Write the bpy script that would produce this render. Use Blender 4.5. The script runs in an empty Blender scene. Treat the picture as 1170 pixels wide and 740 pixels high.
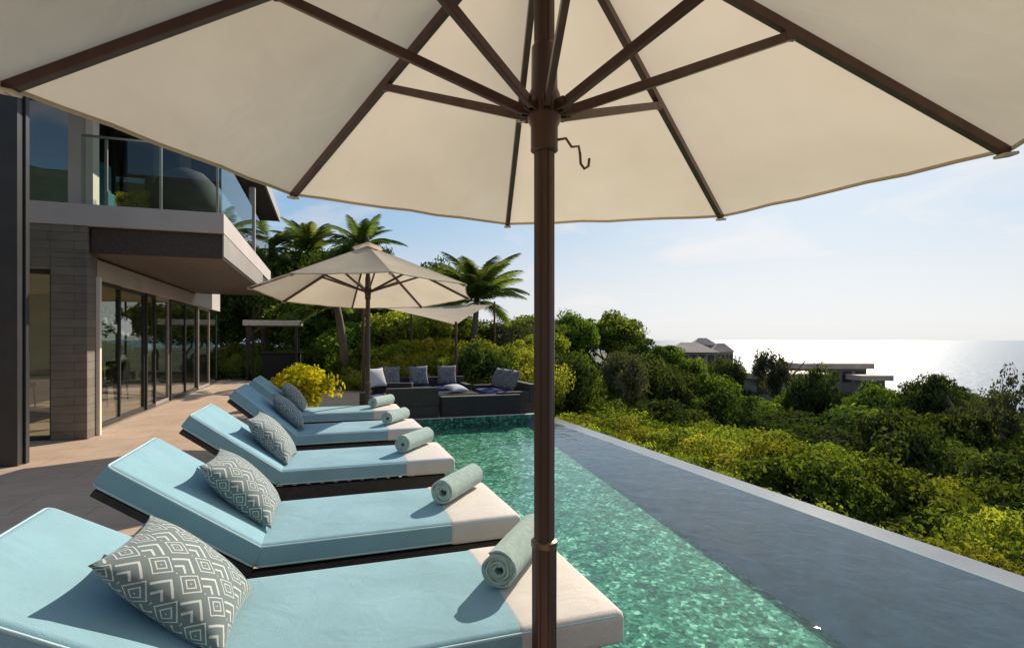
import bpy, bmesh, math, random
import numpy as np
from mathutils import Vector, Matrix, Euler
R = math.radians
C = bpy.context.scene.collection
scene = bpy.context.scene

# ------------------------------------------------------------------ camera, sky, sun
F, PX, PY, H0 = 620.0, 585.0, 388.0, 1.39          # focal length in photo pixels, principal point, eye height
TH = math.atan(213 / F); SN, CS = math.sin(TH), math.cos(TH)
cam = bpy.data.cameras.new('camera'); camo = bpy.data.objects.new('camera', cam); C.objects.link(camo)
camo.location = (0, 0, H0); camo.rotation_euler = (R(90), 0, -TH)
cam.lens = F / 1170 * 36; cam.sensor_width = 36; cam.shift_y = 18 / 1170
cam.clip_start = 0.05; cam.clip_end = 200000
scene.camera = camo
SUN_AZ, SUN_EL = 48.0, 31.5                          # azimuth clockwise from +Y
w = bpy.data.worlds.new('World'); scene.world = w; w.use_nodes = True
SKY_STR = 0.15
def build_world():
    nt = w.node_tree; nt.nodes.clear()
    N = nt.nodes.new; L = nt.links.new
    out = N('ShaderNodeOutputWorld'); bg = N('ShaderNodeBackground'); bg.inputs[1].default_value = SKY_STR
    sky = N('ShaderNodeTexSky'); sky.sky_type = 'NISHITA'; sky.sun_disc = False
    sky.sun_elevation = R(SUN_EL); sky.sun_rotation = R(SUN_AZ)
    sky.altitude = 60; sky.air_density = 1.0; sky.dust_density = 1.2; sky.ozone_density = 1.5
    tc = N('ShaderNodeTexCoord')
    mp = N('ShaderNodeMapping'); mp.inputs['Scale'].default_value = (1.3, 1.3, 5.0); mp.inputs['Location'].default_value = (3.1, 1.7, 0.4)
    n1 = N('ShaderNodeTexNoise'); n1.inputs['Scale'].default_value = 2.2; n1.inputs['Detail'].default_value = 9; n1.inputs['Roughness'].default_value = .62; n1.inputs['Distortion'].default_value = .5
    rmp = N('ShaderNodeValToRGB'); rmp.color_ramp.elements[0].position = .47; rmp.color_ramp.elements[1].position = .70
    tn = N('ShaderNodeMix'); tn.data_type = 'RGBA'; tn.blend_type = 'MULTIPLY'; tn.inputs[0].default_value = 1; tn.inputs[7].default_value = (.55, .82, 1.26, 1)
    L(sky.outputs[0], tn.inputs[6]); sky_out = tn.outputs[2]
    L(tc.outputs['Generated'], mp.inputs[0]); L(mp.outputs[0], n1.inputs['Vector']); L(n1.outputs[0], rmp.inputs[0])
    # cloud brightness follows the sky's own brightness around it (nearer the sun = brighter)
    bw = N('ShaderNodeRGBToBW'); L(sky_out, bw.inputs[0])
    ml = N('ShaderNodeMath'); ml.operation = 'MULTIPLY_ADD'; ml.inputs[1].default_value = 1.15; ml.inputs[2].default_value = 3.6
    L(bw.outputs[0], ml.inputs[0])
    cc = N('ShaderNodeMix'); cc.data_type = 'RGBA'; cc.blend_type = 'MULTIPLY'; cc.inputs[0].default_value = 1
    cc.inputs[6].default_value = (1, .97, .95, 1); L(ml.outputs[0], cc.inputs[7])
    mx = N('ShaderNodeMix'); mx.data_type = 'RGBA'
    fm = N('ShaderNodeMath'); fm.operation = 'MULTIPLY'; fm.inputs[1].default_value = .8; L(rmp.outputs[0], fm.inputs[0])
    sz = N('ShaderNodeSeparateXYZ'); L(tc.outputs['Generated'], sz.inputs[0])
    hz = N('ShaderNodeMapRange'); hz.inputs['From Min'].default_value = 0; hz.inputs['From Max'].default_value = .22; hz.inputs['To Min'].default_value = .6; hz.inputs['To Max'].default_value = 0
    hz.interpolation_type = 'SMOOTHSTEP'; L(sz.outputs[2], hz.inputs[0])
    mm = N('ShaderNodeMath'); mm.operation = 'MAXIMUM'; L(fm.outputs[0], mm.inputs[0]); L(hz.outputs[0], mm.inputs[1])
    L(mm.outputs[0], mx.inputs[0]); L(sky_out, mx.inputs[6]); L(cc.outputs[2], mx.inputs[7])
    # hazy tropical sky: the glare round the sun rolls off softly instead of rising without limit
    dv = N('ShaderNodeVectorMath'); dv.operation = 'SCALE'; dv.inputs['Scale'].default_value = 1 / 5.0; L(mx.outputs[2], dv.inputs[0])
    ad = N('ShaderNodeVectorMath'); ad.operation = 'ADD'; ad.inputs[1].default_value = (1, 1, 1); L(dv.outputs[0], ad.inputs[0])
    qd = N('ShaderNodeVectorMath'); qd.operation = 'DIVIDE'; L(mx.outputs[2], qd.inputs[0]); L(ad.outputs[0], qd.inputs[1])
    L(qd.outputs[0], bg.inputs[0]); L(bg.outputs[0], out.inputs[0])
build_world()
sl = bpy.data.lights.new('sun', 'SUN'); sl.energy = 3.7; sl.angle = R(.5); sl.color = (1, .89, .76)
so = bpy.data.objects.new('sun', sl); C.objects.link(so)
sv = Vector((math.sin(R(SUN_AZ)) * math.cos(R(SUN_EL)), math.cos(R(SUN_AZ)) * math.cos(R(SUN_EL)), math.sin(R(SUN_EL))))
so.rotation_euler = sv.to_track_quat('Z', 'Y').to_euler(); so.location = (0, 0, 30)
scene.view_settings.view_transform = 'Standard'; scene.view_settings.look = 'None'
scene.view_settings.exposure = 0.68; scene.view_settings.gamma = 1
scene.view_settings.use_curve_mapping = False
scene.cycles.max_bounces = 8; scene.cycles.transparent_max_bounces = 12
scene.cycles.sample_clamp_indirect = 6; scene.cycles.caustics_reflective = False

# ------------------------------------------------------------------ helpers
def at(u, v, d):
    """photo pixel at depth d -> world point"""
    xr = (u - PX) / F
    return Vector(((SN + CS * xr) * d, (CS - SN * xr) * d, H0 - (v - PY) / F * d))
def tag(o, label=None, cat=None, group=None, kind=None):
    for k, v in (('label', label), ('category', cat), ('group', group), ('kind', kind)):
        if v: o[k] = v
    return o
def empty(name, loc=(0, 0, 0), rz=0, label=None, cat=None, group=None):
    o = bpy.data.objects.new(name, None); C.objects.link(o); o.location = loc; o.rotation_euler = (0, 0, rz)
    o.empty_display_size = .1
    return tag(o, label, cat, group)
def kids(o): return [c for c in bpy.data.objects if c.parent == o]
def copy_tree(o, parent=None):
    c = o.copy(); C.objects.link(c); c.parent = parent
    for ch in kids(o): copy_tree(ch, c)
    return c
class MB:
    def __init__(self): self.bm = bmesh.new()
    def box(self, x0, x1, y0, y1, z0, z1, bev=0, seg=2, M=None):
        ret = bmesh.ops.create_cube(self.bm, size=1)
        vs = ret['verts']
        for v in vs:
            v.co = Vector((x0 + (v.co.x + .5) * (x1 - x0), y0 + (v.co.y + .5) * (y1 - y0), z0 + (v.co.z + .5) * (z1 - z0)))
        if bev:
            es = {e for v in vs for e in v.link_edges}
            r = bmesh.ops.bevel(self.bm, geom=list(es), offset=bev, segments=seg, affect='EDGES', profile=.5)
            vs = list({v for f in r['faces'] for v in f.verts} | {v for v in vs if v.is_valid})
        if M is not None:
            for v in vs: v.co = M @ v.co
        return self
    def beam(self, a, b, wx, wz, bev=0.0, up=(0, 0, 1)):
        a, b = Vector(a), Vector(b); d = b - a; ln = d.length
        y = d.normalized(); x = y.cross(Vector(up))
        if x.length < 1e-4: x = Vector((1, 0, 0))
        x.normalize(); z = x.cross(y)
        M = Matrix(((x.x, y.x, z.x, a.x), (x.y, y.y, z.y, a.y), (x.z, y.z, z.z, a.z), (0, 0, 0, 1)))
        return self.box(-wx / 2, wx / 2, 0, ln, -wz / 2, wz / 2, bev, 2, M)
    def tube(self, pts, rad, n=10, closed=False, cap=True):
        pts = [Vector(p) for p in pts]; m = len(pts)
        rads = rad if isinstance(rad, (list, tuple)) else [rad] * m
        rings = []; nx = None
        for i, p in enumerate(pts):
            if closed: t = pts[(i + 1) % m] - pts[i - 1]
            else: t = pts[min(i + 1, m - 1)] - pts[max(i - 1, 0)]
            t.normalize()
            if nx is None:
                nx = t.cross(Vector((0, 0, 1)))
                if nx.length < 1e-3: nx = t.cross(Vector((1, 0, 0)))
            nx = (nx - t * nx.dot(t)).normalized(); ny = t.cross(nx)
            rings.append([self.bm.verts.new(p + (nx * math.cos(2 * math.pi * k / n) + ny * math.sin(2 * math.pi * k / n)) * rads[i]) for k in range(n)])
        for i in range(m if closed else m - 1):
            a, b = rings[i], rings[(i + 1) % m]
            for k in range(n):
                self.bm.faces.new((a[k], a[(k + 1) % n], b[(k + 1) % n], b[k]))
        if cap and not closed:
            self.bm.faces.new(rings[0][::-1]); self.bm.faces.new(rings[-1])
        return self
    def lathe(self, prof, loc=(0, 0, 0), n=24, rfun=None):
        loc = Vector(loc); rings = []
        for r, z in prof:
            rings.append([self.bm.verts.new(loc + Vector((math.cos(2 * math.pi * k / n) * r * (rfun(k) if rfun else 1), math.sin(2 * math.pi * k / n) * r * (rfun(k) if rfun else 1), z))) for k in range(n)])
        for a, b in zip(rings, rings[1:]):
            for k in range(n): self.bm.faces.new((a[k], a[(k + 1) % n], b[(k + 1) % n], b[k]))
        self.bm.faces.new(rings[0][::-1]); self.bm.faces.new(rings[-1])
        return self
    def face(self, pts):
        self.bm.faces.new([self.bm.verts.new(p) for p in pts]); return self
    def build(self, name, mat, parent=None, smooth=False, normals=True):
        me = bpy.data.meshes.new(name)
        if normals: bmesh.ops.recalc_face_normals(self.bm, faces=self.bm.faces)
        self.bm.to_mesh(me); self.bm.free()
        if smooth:
            for p in me.polygons: p.use_smooth = True
            if smooth == 'auto':
                try: me.set_sharp_from_angle(angle=R(38))
                except Exception: pass
        me.materials.append(mat)
        o = bpy.data.objects.new(name, me); C.objects.link(o); o.parent = parent
        return o
def np_mesh(name, V, Fq, mat, parent=None, smooth=False, attr=None):
    """V (n,3), Fq (m,k) with fixed k"""
    me = bpy.data.meshes.new(name)
    V = np.asarray(V, dtype=np.float32); Fq = np.asarray(Fq, dtype=np.int32); k = Fq.shape[1]
    me.vertices.add(len(V)); me.vertices.foreach_set('co', V.ravel())
    me.loops.add(Fq.size); me.loops.foreach_set('vertex_index', Fq.ravel())
    me.polygons.add(len(Fq)); me.polygons.foreach_set('loop_start', np.arange(0, Fq.size, k, dtype=np.int32))
    me.polygons.foreach_set('loop_total', np.full(len(Fq), k, dtype=np.int32))
    if smooth: me.polygons.foreach_set('use_smooth', np.ones(len(Fq), dtype=bool))
    me.update(calc_edges=True); me.validate()
    if attr is not None:
        a = me.attributes.new('tint', 'FLOAT', 'POINT'); a.data.foreach_set('value', np.asarray(attr, dtype=np.float32))
    me.materials.append(mat)
    if name is None: return me
    o = bpy.data.objects.new(name, me); C.objects.link(o); o.parent = parent
    return o

# ------------------------------------------------------------------ materials
def newmat(name):
    m = bpy.data.materials.new(name); m.use_nodes = True
    nt = m.node_tree
    return m, nt, nt.nodes['Principled BSDF'], nt.nodes['Material Output']
def pmat(name, col, rough=.6, metal=0, noise=0.12, scale=8, bump=0, bscale=60, spec=.5, coord='Object', stretch=(1, 1, 1), sheen=0):
    m, nt, b, out = newmat(name); N = nt.nodes.new; L = nt.links.new
    tc = N('ShaderNodeTexCoord'); mp = N('ShaderNodeMapping'); mp.inputs['Scale'].default_value = stretch
    L(tc.outputs[coord], mp.inputs[0])
    nz = N('ShaderNodeTexNoise'); nz.inputs['Scale'].default_value = scale; nz.inputs['Detail'].default_value = 5
    L(mp.outputs[0], nz.inputs['Vector'])
    mr = N('ShaderNodeMapRange'); mr.inputs['To Min'].default_value = 1 - noise; mr.inputs['To Max'].default_value = 1 + noise
    mr.inputs['From Min'].default_value = .3; mr.inputs['From Max'].default_value = .7
    L(nz.outputs[0], mr.inputs[0])
    hs = N('ShaderNodeHueSaturation'); hs.inputs['Color'].default_value = (*col, 1); L(mr.outputs[0], hs.inputs['Value'])
    L(hs.outputs[0], b.inputs['Base Color'])
    b.inputs['Roughness'].default_value = rough; b.inputs['Metallic'].default_value = metal
    b.inputs['Specular IOR Level'].default_value = spec
    if sheen: b.inputs['Sheen Weight'].default_value = sheen
    if bump:
        n2 = N('ShaderNodeTexNoise'); n2.inputs['Scale'].default_value = bscale; n2.inputs['Detail'].default_value = 3
        L(mp.outputs[0], n2.inputs['Vector'])
        bp = N('ShaderNodeBump'); bp.inputs['Strength'].default_value = bump; bp.inputs['Distance'].default_value = .01
        L(n2.outputs[0], bp.inputs['Height']); L(bp.outputs[0], b.inputs['Normal'])
    return m
def fabric(name, col, scale=420, bump=.35, noise=.09):
    m = pmat(name, col, .9, 0, noise, 3.5, bump, scale, .12, sheen=.12)
    nt = m.node_tree; N = nt.nodes.new; L = nt.links.new
    bp = [n for n in nt.nodes if n.type == 'BUMP'][0]; mp = [n for n in nt.nodes if n.type == 'MAPPING'][0]; b = nt.nodes['Principled BSDF']
    w1 = N('ShaderNodeTexNoise'); w1.inputs['Scale'].default_value = 4.5; w1.inputs['Detail'].default_value = 4; w1.inputs['Distortion'].default_value = 1.6
    L(mp.outputs[0], w1.inputs['Vector'])
    b2 = N('ShaderNodeBump'); b2.inputs['Strength'].default_value = .16; b2.inputs['Distance'].default_value = .03; L(w1.outputs[0], b2.inputs['Height']); L(bp.outputs[0], b2.inputs['Normal']); L(b2.outputs[0], b.inputs['Normal'])
    return m
M = {}
M['teal'] = fabric('teal_fabric', (.27, .46, .51))
M['teal_pipe'] = fabric('pale_teal_piping', (.50, .68, .68))
M['cover'] = fabric('cream_cover_fabric', (.72, .66, .58))
M['towel'] = pmat('seafoam_towelling', (.54, .70, .60), .95, 0, .14, 40, 1.0, 350, .1, sheen=.4)
M['frame'] = pmat('dark_wicker', (.035, .028, .024), .55, 0, .3, 30, .5, 150)
M['bronze'] = pmat('brown_bronze_metal', (.105, .055, .038), .3, .3, .2, 14, .12, 90, stretch=(1, 1, .08))
M['bronze_light'] = pmat('bronze_fitting', (.17, .12, .08), .35, .6, .15, 30)
M['steel'] = pmat('brushed_steel', (.45, .42, .36), .3, .9, .1, 30)
M['darkmetal'] = pmat('dark_grey_metal', (.045, .043, .043), .4, .3, .15, 4)
M['lightmetal'] = pmat('pale_painted_metal', (.42, .38, .34), .4, .2, .08, 4)
M['fascia'] = pmat('grey_fascia_render', (.50, .45, .41), .7, 0, .07, 1.5, .1, 60)
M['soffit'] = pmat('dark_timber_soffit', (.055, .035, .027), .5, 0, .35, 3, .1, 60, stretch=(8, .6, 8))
M['whitewall'] = pmat('cream_plaster', (.74, .66, .54), .8, 0, .05, 2, .1, 60)
M['curtain'] = pmat('linen_curtain', (.55, .5, .42), .9, 0, .1, 5)
M['concrete'] = pmat('board_concrete', (.28, .25, .22), .8, 0, .15, 2, .4, 40)
M['pocket'] = pmat('grey_canvas_pocket', (.30, .27, .22), .9)
M['darkblue'] = fabric('navy_fabric', (.03, .055, .17))
M['greycush'] = pmat('grey_patterned_fabric', (.20, .20, .21), .9, 0, .5, 18)
M['whitecush'] = fabric('white_fabric', (.62, .6, .58))
M['bark'] = pmat('tree_bark', (.16, .12, .085), .9, 0, .3, 6, .8, 20, stretch=(1, 1, .3))
M['roofshingle'] = pmat('grey_roof_shingles', (.09, .085, .09), .8, 0, .25, 2)
M['rooftan'] = pmat('tan_roof', (.58, .44, .33), .8, 0, .15, 1)
M['soil'] = pmat('soil', (.055, .065, .025), .95, 0, .4, .5, .5, 3)
M['interior_dark'] = pmat('dark_upholstery', (.03, .028, .027), .8)
M['interior_teal'] = fabric('teal_upholstery', (.03, .16, .17))
M['wood'] = pmat('interior_wood', (.22, .13, .07), .5, 0, .25, 4, stretch=(1, 8, 1))

def canopy_mat():
    m, nt, b, out = newmat('cream_canopy_canvas'); N = nt.nodes.new; L = nt.links.new
    tc = N('ShaderNodeTexCoord')
    nz = N('ShaderNodeTexNoise'); nz.inputs['Scale'].default_value = 2.2; nz.inputs['Detail'].default_value = 6; L(tc.outputs['Object'], nz.inputs['Vector'])
    r = N('ShaderNodeValToRGB'); r.color_ramp.elements[0].color = (.65, .555, .42, 1); r.color_ramp.elements[1].color = (.72, .625, .485, 1)
    r.color_ramp.elements[0].position = .3; r.color_ramp.elements[1].position = .7
    L(nz.outputs[0], r.inputs[0])
    wv = N('ShaderNodeTexNoise'); wv.inputs['Scale'].default_value = 600; L(tc.outputs['Object'], wv.inputs['Vector'])
    wr = N('ShaderNodeTexNoise'); wr.inputs['Scale'].default_value = 5; wr.inputs['Detail'].default_value = 2; wr.inputs['Distortion'].default_value = 1.0; L(tc.outputs['Object'], wr.inputs['Vector'])
    bp = N('ShaderNodeBump'); bp.inputs['Strength'].default_value = .2; bp.inputs['Distance'].default_value = .004; L(wv.outputs[0], bp.inputs['Height'])
    bq = N('ShaderNodeBump'); bq.inputs['Strength'].default_value = .35; bq.inputs['Distance'].default_value = .03; L(wr.outputs[0], bq.inputs['Height']); bq.inputs['Strength'].default_value = .1; L(bp.outputs[0], bq.inputs['Normal'])
    df = N('ShaderNodeBsdfDiffuse'); tr = N('ShaderNodeBsdfTranslucent'); mx = N('ShaderNodeMixShader'); mx.inputs[0].default_value = .42
    for s in (df, tr): L(r.outputs[0], s.inputs[0]); L(bq.outputs[0], s.inputs['Normal'])
    L(df.outputs[0], mx.inputs[1]); L(tr.outputs[0], mx.inputs[2]); L(mx.outputs[0], out.inputs[0])
    return m
M['canopy'] = canopy_mat()
M['canopy_solid'] = pmat('cream_painted_roof', (.66, .58, .46), .8)

def pillow_mat():
    m, nt, b, out = newmat('geometric_woven_fabric'); N = nt.nodes.new; L = nt.links.new
    def mth(op, a, bb=None, c=None):
        n = N('ShaderNodeMath'); n.operation = op
        for i, x in enumerate((a, bb, c)):
            if x is None: continue
            if isinstance(x, (int, float)): n.inputs[i].default_value = x
            else: L(x, n.inputs[i])
        return n.outputs[0]
    uv = N('ShaderNodeUVMap'); sp = N('ShaderNodeSeparateXYZ')
    ns = N('ShaderNodeTexNoise'); ns.inputs['Scale'].default_value = 60; L(uv.outputs[0], ns.inputs['Vector'])
    L(uv.outputs[0], sp.inputs[0])
    x, y = sp.outputs[0], sp.outputs[1]
    s = mth('MULTIPLY', mth('ADD', x, y), 4.6); t = mth('MULTIPLY', mth('SUBTRACT', x, y), 4.6)
    fs = mth('SUBTRACT', mth('FRACT', s), .5); ft = mth('SUBTRACT', mth('FRACT', t), .5)
    a1 = mth('ABSOLUTE', fs); a2 = mth('ABSOLUTE', ft)
    cheb = mth('MAXIMUM', a1, a2)                    # nested squares in every cell
    # alternate cells use bent stripes instead, which reads as a key pattern
    par = mth('MODULO', mth('ADD', mth('FLOOR', s), mth('FLOOR', t)), 2.0)
    par = mth('ABSOLUTE', par)
    st = mth('MAXIMUM', mth('ADD', fs, .5), mth('SUBTRACT', .5, ft))
    sel = N('ShaderNodeMix'); sel.data_type = 'FLOAT'; L(par, sel.inputs[0]); L(mth('MULTIPLY', cheb, 1.0), sel.inputs[2]); L(mth('MULTIPLY', st, .5), sel.inputs[3])
    ring = mth('FRACT', mth('ADD', mth('MULTIPLY', sel.outputs[0], 5.4), .12))
    line = mth('LESS_THAN', ring, .26)
    mx = N('ShaderNodeMix'); mx.data_type = 'RGBA'; L(line, mx.inputs[0])
    mx.inputs[6].default_value = (.13, .17, .165, 1); mx.inputs[7].default_value = (.55, .58, .52, 1)
    L(mx.outputs[2], b.inputs['Base Color']); b.inputs['Roughness'].default_value = .85; b.inputs['Sheen Weight'].default_value = .2
    bp = N('ShaderNodeBump'); bp.inputs['Strength'].default_value = .5; bp.inputs['Distance'].default_value = .003
    L(line, bp.inputs['Height']); L(bp.outputs[0], b.inputs['Normal'])
    return m
M['pillow'] = pillow_mat()

def tile_mat(name, c1, c2, mortar, bw, bh, off=.5, rough=.55, msize=.006, rot=0, bump=.2, noise=.1):
    m, nt, b, out = newmat(name); N = nt.nodes.new; L = nt.links.new
    tc = N('ShaderNodeTexCoord'); mp = N('ShaderNodeMapping'); mp.inputs['Rotation'].default_value = (0, 0, rot)
    L(tc.outputs['Object'], mp.inputs[0])
    br = N('ShaderNodeTexBrick'); br.inputs['Scale'].default_value = 1; br.inputs['Brick Width'].default_value = bw; br.inputs['Row Height'].default_value = bh
    br.inputs['Mortar Size'].default_value = msize; br.offset = off; br.inputs['Mortar Smooth'].default_value = .2; br.inputs['Bias'].default_value = 0
    br.inputs['Color1'].default_value = (*c1, 1); br.inputs['Color2'].default_value = (*c2, 1); br.inputs['Mortar'].default_value = (*mortar, 1)
    L(mp.outputs[0], br.inputs['Vector'])
    nz = N('ShaderNodeTexNoise'); nz.inputs['Scale'].default_value = 3; nz.inputs['Detail'].default_value = 8; nz.inputs['Roughness'].default_value = .65; L(tc.outputs['Object'], nz.inputs['Vector'])
    mr = N('ShaderNodeMapRange'); mr.inputs['From Min'].default_value = .3; mr.inputs['From Max'].default_value = .7; mr.inputs['To Min'].default_value = 1 - noise; mr.inputs['To Max'].default_value = 1 + noise
    L(nz.outputs[0], mr.inputs[0])
    hs = N('ShaderNodeHueSaturation'); L(br.outputs[0], hs.inputs['Color']); L(mr.outputs[0], hs.inputs['Value'])
    L(hs.outputs[0], b.inputs['Base Color']); b.inputs['Roughness'].default_value = rough
    bp = N('ShaderNodeBump'); bp.inputs['Strength'].default_value = bump; bp.inputs['Distance'].default_value = .004
    inv = N('ShaderNodeMath'); inv.operation = 'SUBTRACT'; inv.inputs[0].default_value = 1; L(br.outputs['Fac'], inv.inputs[1])
    L(inv.outputs[0], bp.inputs['Height']); L(bp.outputs[0], b.inputs['Normal'])
    return m
M['deck'] = tile_mat('sandstone_paving', (.50, .36, .25), (.56, .41, .285), (.33, .24, .165), 1.2, .6, .5, .6, .006, noise=.13)
M['pier'] = tile_mat('grey_stone_cladding', (.16, .132, .098), (.205, .172, .128), (.10, .083, .062), .6, .12, .5, .7, .005, noise=.2)
# cladding on vertical faces: map with z as the row axis
def remap_vertical(m):
    nt = m.node_tree
    mp = [n for n in nt.nodes if n.type == 'MAPPING'][0]
    mp.inputs['Rotation'].default_value = (R(90), 0, 0)
remap_vertical(M['pier'])

def mosaic_mat():  # chip tones also paint in caustic sparkle, besides the tile variation
    m, nt, b, out = newmat('green_mosaic_caustic_tones'); N = nt.nodes.new; L = nt.links.new
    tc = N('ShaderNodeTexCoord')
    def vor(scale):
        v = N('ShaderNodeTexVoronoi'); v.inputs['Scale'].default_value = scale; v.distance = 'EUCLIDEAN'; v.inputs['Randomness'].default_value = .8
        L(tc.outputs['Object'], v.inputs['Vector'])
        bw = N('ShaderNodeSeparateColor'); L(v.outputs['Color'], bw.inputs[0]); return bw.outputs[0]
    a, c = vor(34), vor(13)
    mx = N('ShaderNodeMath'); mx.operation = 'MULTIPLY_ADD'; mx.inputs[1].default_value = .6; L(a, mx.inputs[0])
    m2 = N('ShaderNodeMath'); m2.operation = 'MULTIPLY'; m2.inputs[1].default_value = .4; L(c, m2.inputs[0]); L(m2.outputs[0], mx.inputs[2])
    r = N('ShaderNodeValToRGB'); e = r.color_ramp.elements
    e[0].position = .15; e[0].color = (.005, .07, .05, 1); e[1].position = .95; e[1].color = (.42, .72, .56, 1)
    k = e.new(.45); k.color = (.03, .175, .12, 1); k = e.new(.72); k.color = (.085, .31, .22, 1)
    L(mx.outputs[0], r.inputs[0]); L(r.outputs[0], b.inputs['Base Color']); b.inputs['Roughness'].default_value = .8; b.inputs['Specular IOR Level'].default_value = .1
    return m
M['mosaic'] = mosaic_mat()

def two_sided_fresnel(nt, ior):
    # thin sheet: reflects the same from both faces
    g = nt.nodes.new('ShaderNodeNewGeometry'); mr = nt.nodes.new('ShaderNodeMapRange'); fr = nt.nodes.new('ShaderNodeFresnel')
    mr.inputs['To Min'].default_value = ior; mr.inputs['To Max'].default_value = 1 / ior
    nt.links.new(g.outputs['Backfacing'], mr.inputs[0]); nt.links.new(mr.outputs[0], fr.inputs['IOR'])
    return fr
def water_mat():
    m, nt, b, out = newmat('pool_water'); N = nt.nodes.new; L = nt.links.new
    nt.nodes.remove(b)
    tc = N('ShaderNodeTexCoord'); 
    n1 = N('ShaderNodeTexNoise'); n1.inputs['Scale'].default_value = 5.5; n1.inputs['Detail'].default_value = 3; n1.inputs['Distortion'].default_value = .6
    n2 = N('ShaderNodeTexNoise'); n2.inputs['Scale'].default_value = 1.3; n2.inputs['Detail'].default_value = 2
    for n in (n1, n2): L(tc.outputs['Object'], n.inputs['Vector'])
    b1 = N('ShaderNodeBump'); b1.inputs['Strength'].default_value = .30; b1.inputs['Distance'].default_value = .02; L(n1.outputs[0], b1.inputs['Height'])
    b2 = N('ShaderNodeBump'); b2.inputs['Strength'].default_value = .25; b2.inputs['Distance'].default_value = .04; L(n2.outputs[0], b2.inputs['Height']); L(b1.outputs[0], b2.inputs['Normal'])
    gl = N('ShaderNodeBsdfGlossy'); gl.inputs['Roughness'].default_value = .02; gl.inputs['Color'].default_value = (1, 1, 1, 1); L(b2.outputs[0], gl.inputs['Normal'])
    tr = N('ShaderNodeBsdfTransparent'); tr.inputs[0].default_value = (.84, .99, .92, 1)
    fr = two_sided_fresnel(nt, 1.33); L(b2.outputs[0], fr.inputs['Normal'])
    mx = N('ShaderNodeMixShader'); L(fr.outputs[0], mx.inputs[0]); L(tr.outputs[0], mx.inputs[1]); L(gl.outputs[0], mx.inputs[2]); L(mx.outputs[0], out.inputs[0])
    return m
M['water'] = water_mat()

def sea_mat():
    m, nt, b, out = newmat('sea_water'); N = nt.nodes.new; L = nt.links.new
    tc = N('ShaderNodeTexCoord')
    n1 = N('ShaderNodeTexNoise'); n1.inputs['Scale'].default_value = .05; n1.inputs['Detail'].default_value = 5; L(tc.outputs['Object'], n1.inputs['Vector'])
    bp = N('ShaderNodeBump'); bp.inputs['Strength'].default_value = .5; bp.inputs['Distance'].default_value = 3; L(n1.outputs[0], bp.inputs['Height']); L(bp.outputs[0], b.inputs['Normal'])
    b.inputs['Base Color'].default_value = (.03, .09, .15, 1); b.inputs['Roughness'].default_value = .32; b.inputs['IOR'].default_value = 1.33
    return m
M['sea'] = sea_mat()

def glass_mat(name, tint, refl=0.0, rough=0.0):
    m, nt, b, out = newmat(name); N = nt.nodes.new; L = nt.links.new
    gl = N('ShaderNodeBsdfGlossy'); gl.inputs['Roughness'].default_value = rough
    tr = N('ShaderNodeBsdfTransparent'); tr.inputs[0].default_value = (*tint, 1)
    fr = two_sided_fresnel(nt, 1.5)
    ad = N('ShaderNodeMath'); ad.operation = 'ADD'; ad.use_clamp = True; ad.inputs[1].default_value = refl; L(fr.outputs[0], ad.inputs[0])
    mx = N('ShaderNodeMixShader'); L(ad.outputs[0], mx.inputs[0]); L(tr.outputs[0], mx.inputs[1]); L(gl.outputs[0], mx.inputs[2]); L(mx.outputs[0], out.inputs[0])
    return m
M['glass'] = glass_mat('tinted_glass', (.86, .88, .84), .06)
M['railglass'] = glass_mat('rail_glass', (.86, .92, .90), .0)
M['skyglass'] = glass_mat('solar_glass', (.25, .27, .27), .3)

def leaf_mat(name, lo, hi, trans=.45, tcol=(1.25, 1.25, .45)):
    m, nt, b, out = newmat(name); N = nt.nodes.new; L = nt.links.new
    at_ = N('ShaderNodeAttribute'); at_.attribute_name = 'tint'
    oi = N('ShaderNodeObjectInfo')
    mx = N('ShaderNodeMix'); mx.data_type = 'RGBA'; mx.inputs[6].default_value = (*lo, 1); mx.inputs[7].default_value = (*hi, 1); L(at_.outputs['Fac'], mx.inputs[0])
    mr = N('ShaderNodeMapRange'); mr.inputs['To Min'].default_value = .65; mr.inputs['To Max'].default_value = 1.35; L(oi.outputs['Random'], mr.inputs[0])
    m3 = N('ShaderNodeMapRange'); m3.inputs['To Min'].default_value = .475; m3.inputs['To Max'].default_value = .525
    mm = N('ShaderNodeMath'); mm.operation = 'FRACT'; mk = N('ShaderNodeMath'); mk.operation = 'MULTIPLY'; mk.inputs[1].default_value = 7.3; L(oi.outputs['Random'], mk.inputs[0]); L(mk.outputs[0], mm.inputs[0]); L(mm.outputs[0], m3.inputs[0])
    hs = N('ShaderNodeHueSaturation'); L(mx.outputs[2], hs.inputs['Color']); L(mr.outputs[0], hs.inputs['Value']); L(m3.outputs[0], hs.inputs['Hue'])
    nt.nodes.remove(b); b = N('ShaderNodeBsdfDiffuse'); L(hs.outputs[0], b.inputs[0])
    tr = N('ShaderNodeBsdfTranslucent'); tm = N('ShaderNodeMix'); tm.data_type = 'RGBA'; tm.blend_type = 'MULTIPLY'; tm.inputs[0].default_value = 1
    L(hs.outputs[0], tm.inputs[6]); tm.inputs[7].default_value = (*tcol, 1); L(tm.outputs[2], tr.inputs[0])
    ms = N('ShaderNodeMixShader'); ms.inputs[0].default_value = trans; L(b.outputs[0], ms.inputs[1]); L(tr.outputs[0], ms.inputs[2]); L(ms.outputs[0], out.inputs[0])
    return m
M['leaf'] = leaf_mat('green_leaves', (.06, .10, .022), (.20, .26, .05))
M['leafbush'] = leaf_mat('shrub_leaves', (.10, .14, .026), (.36, .38, .065), .45)
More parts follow.
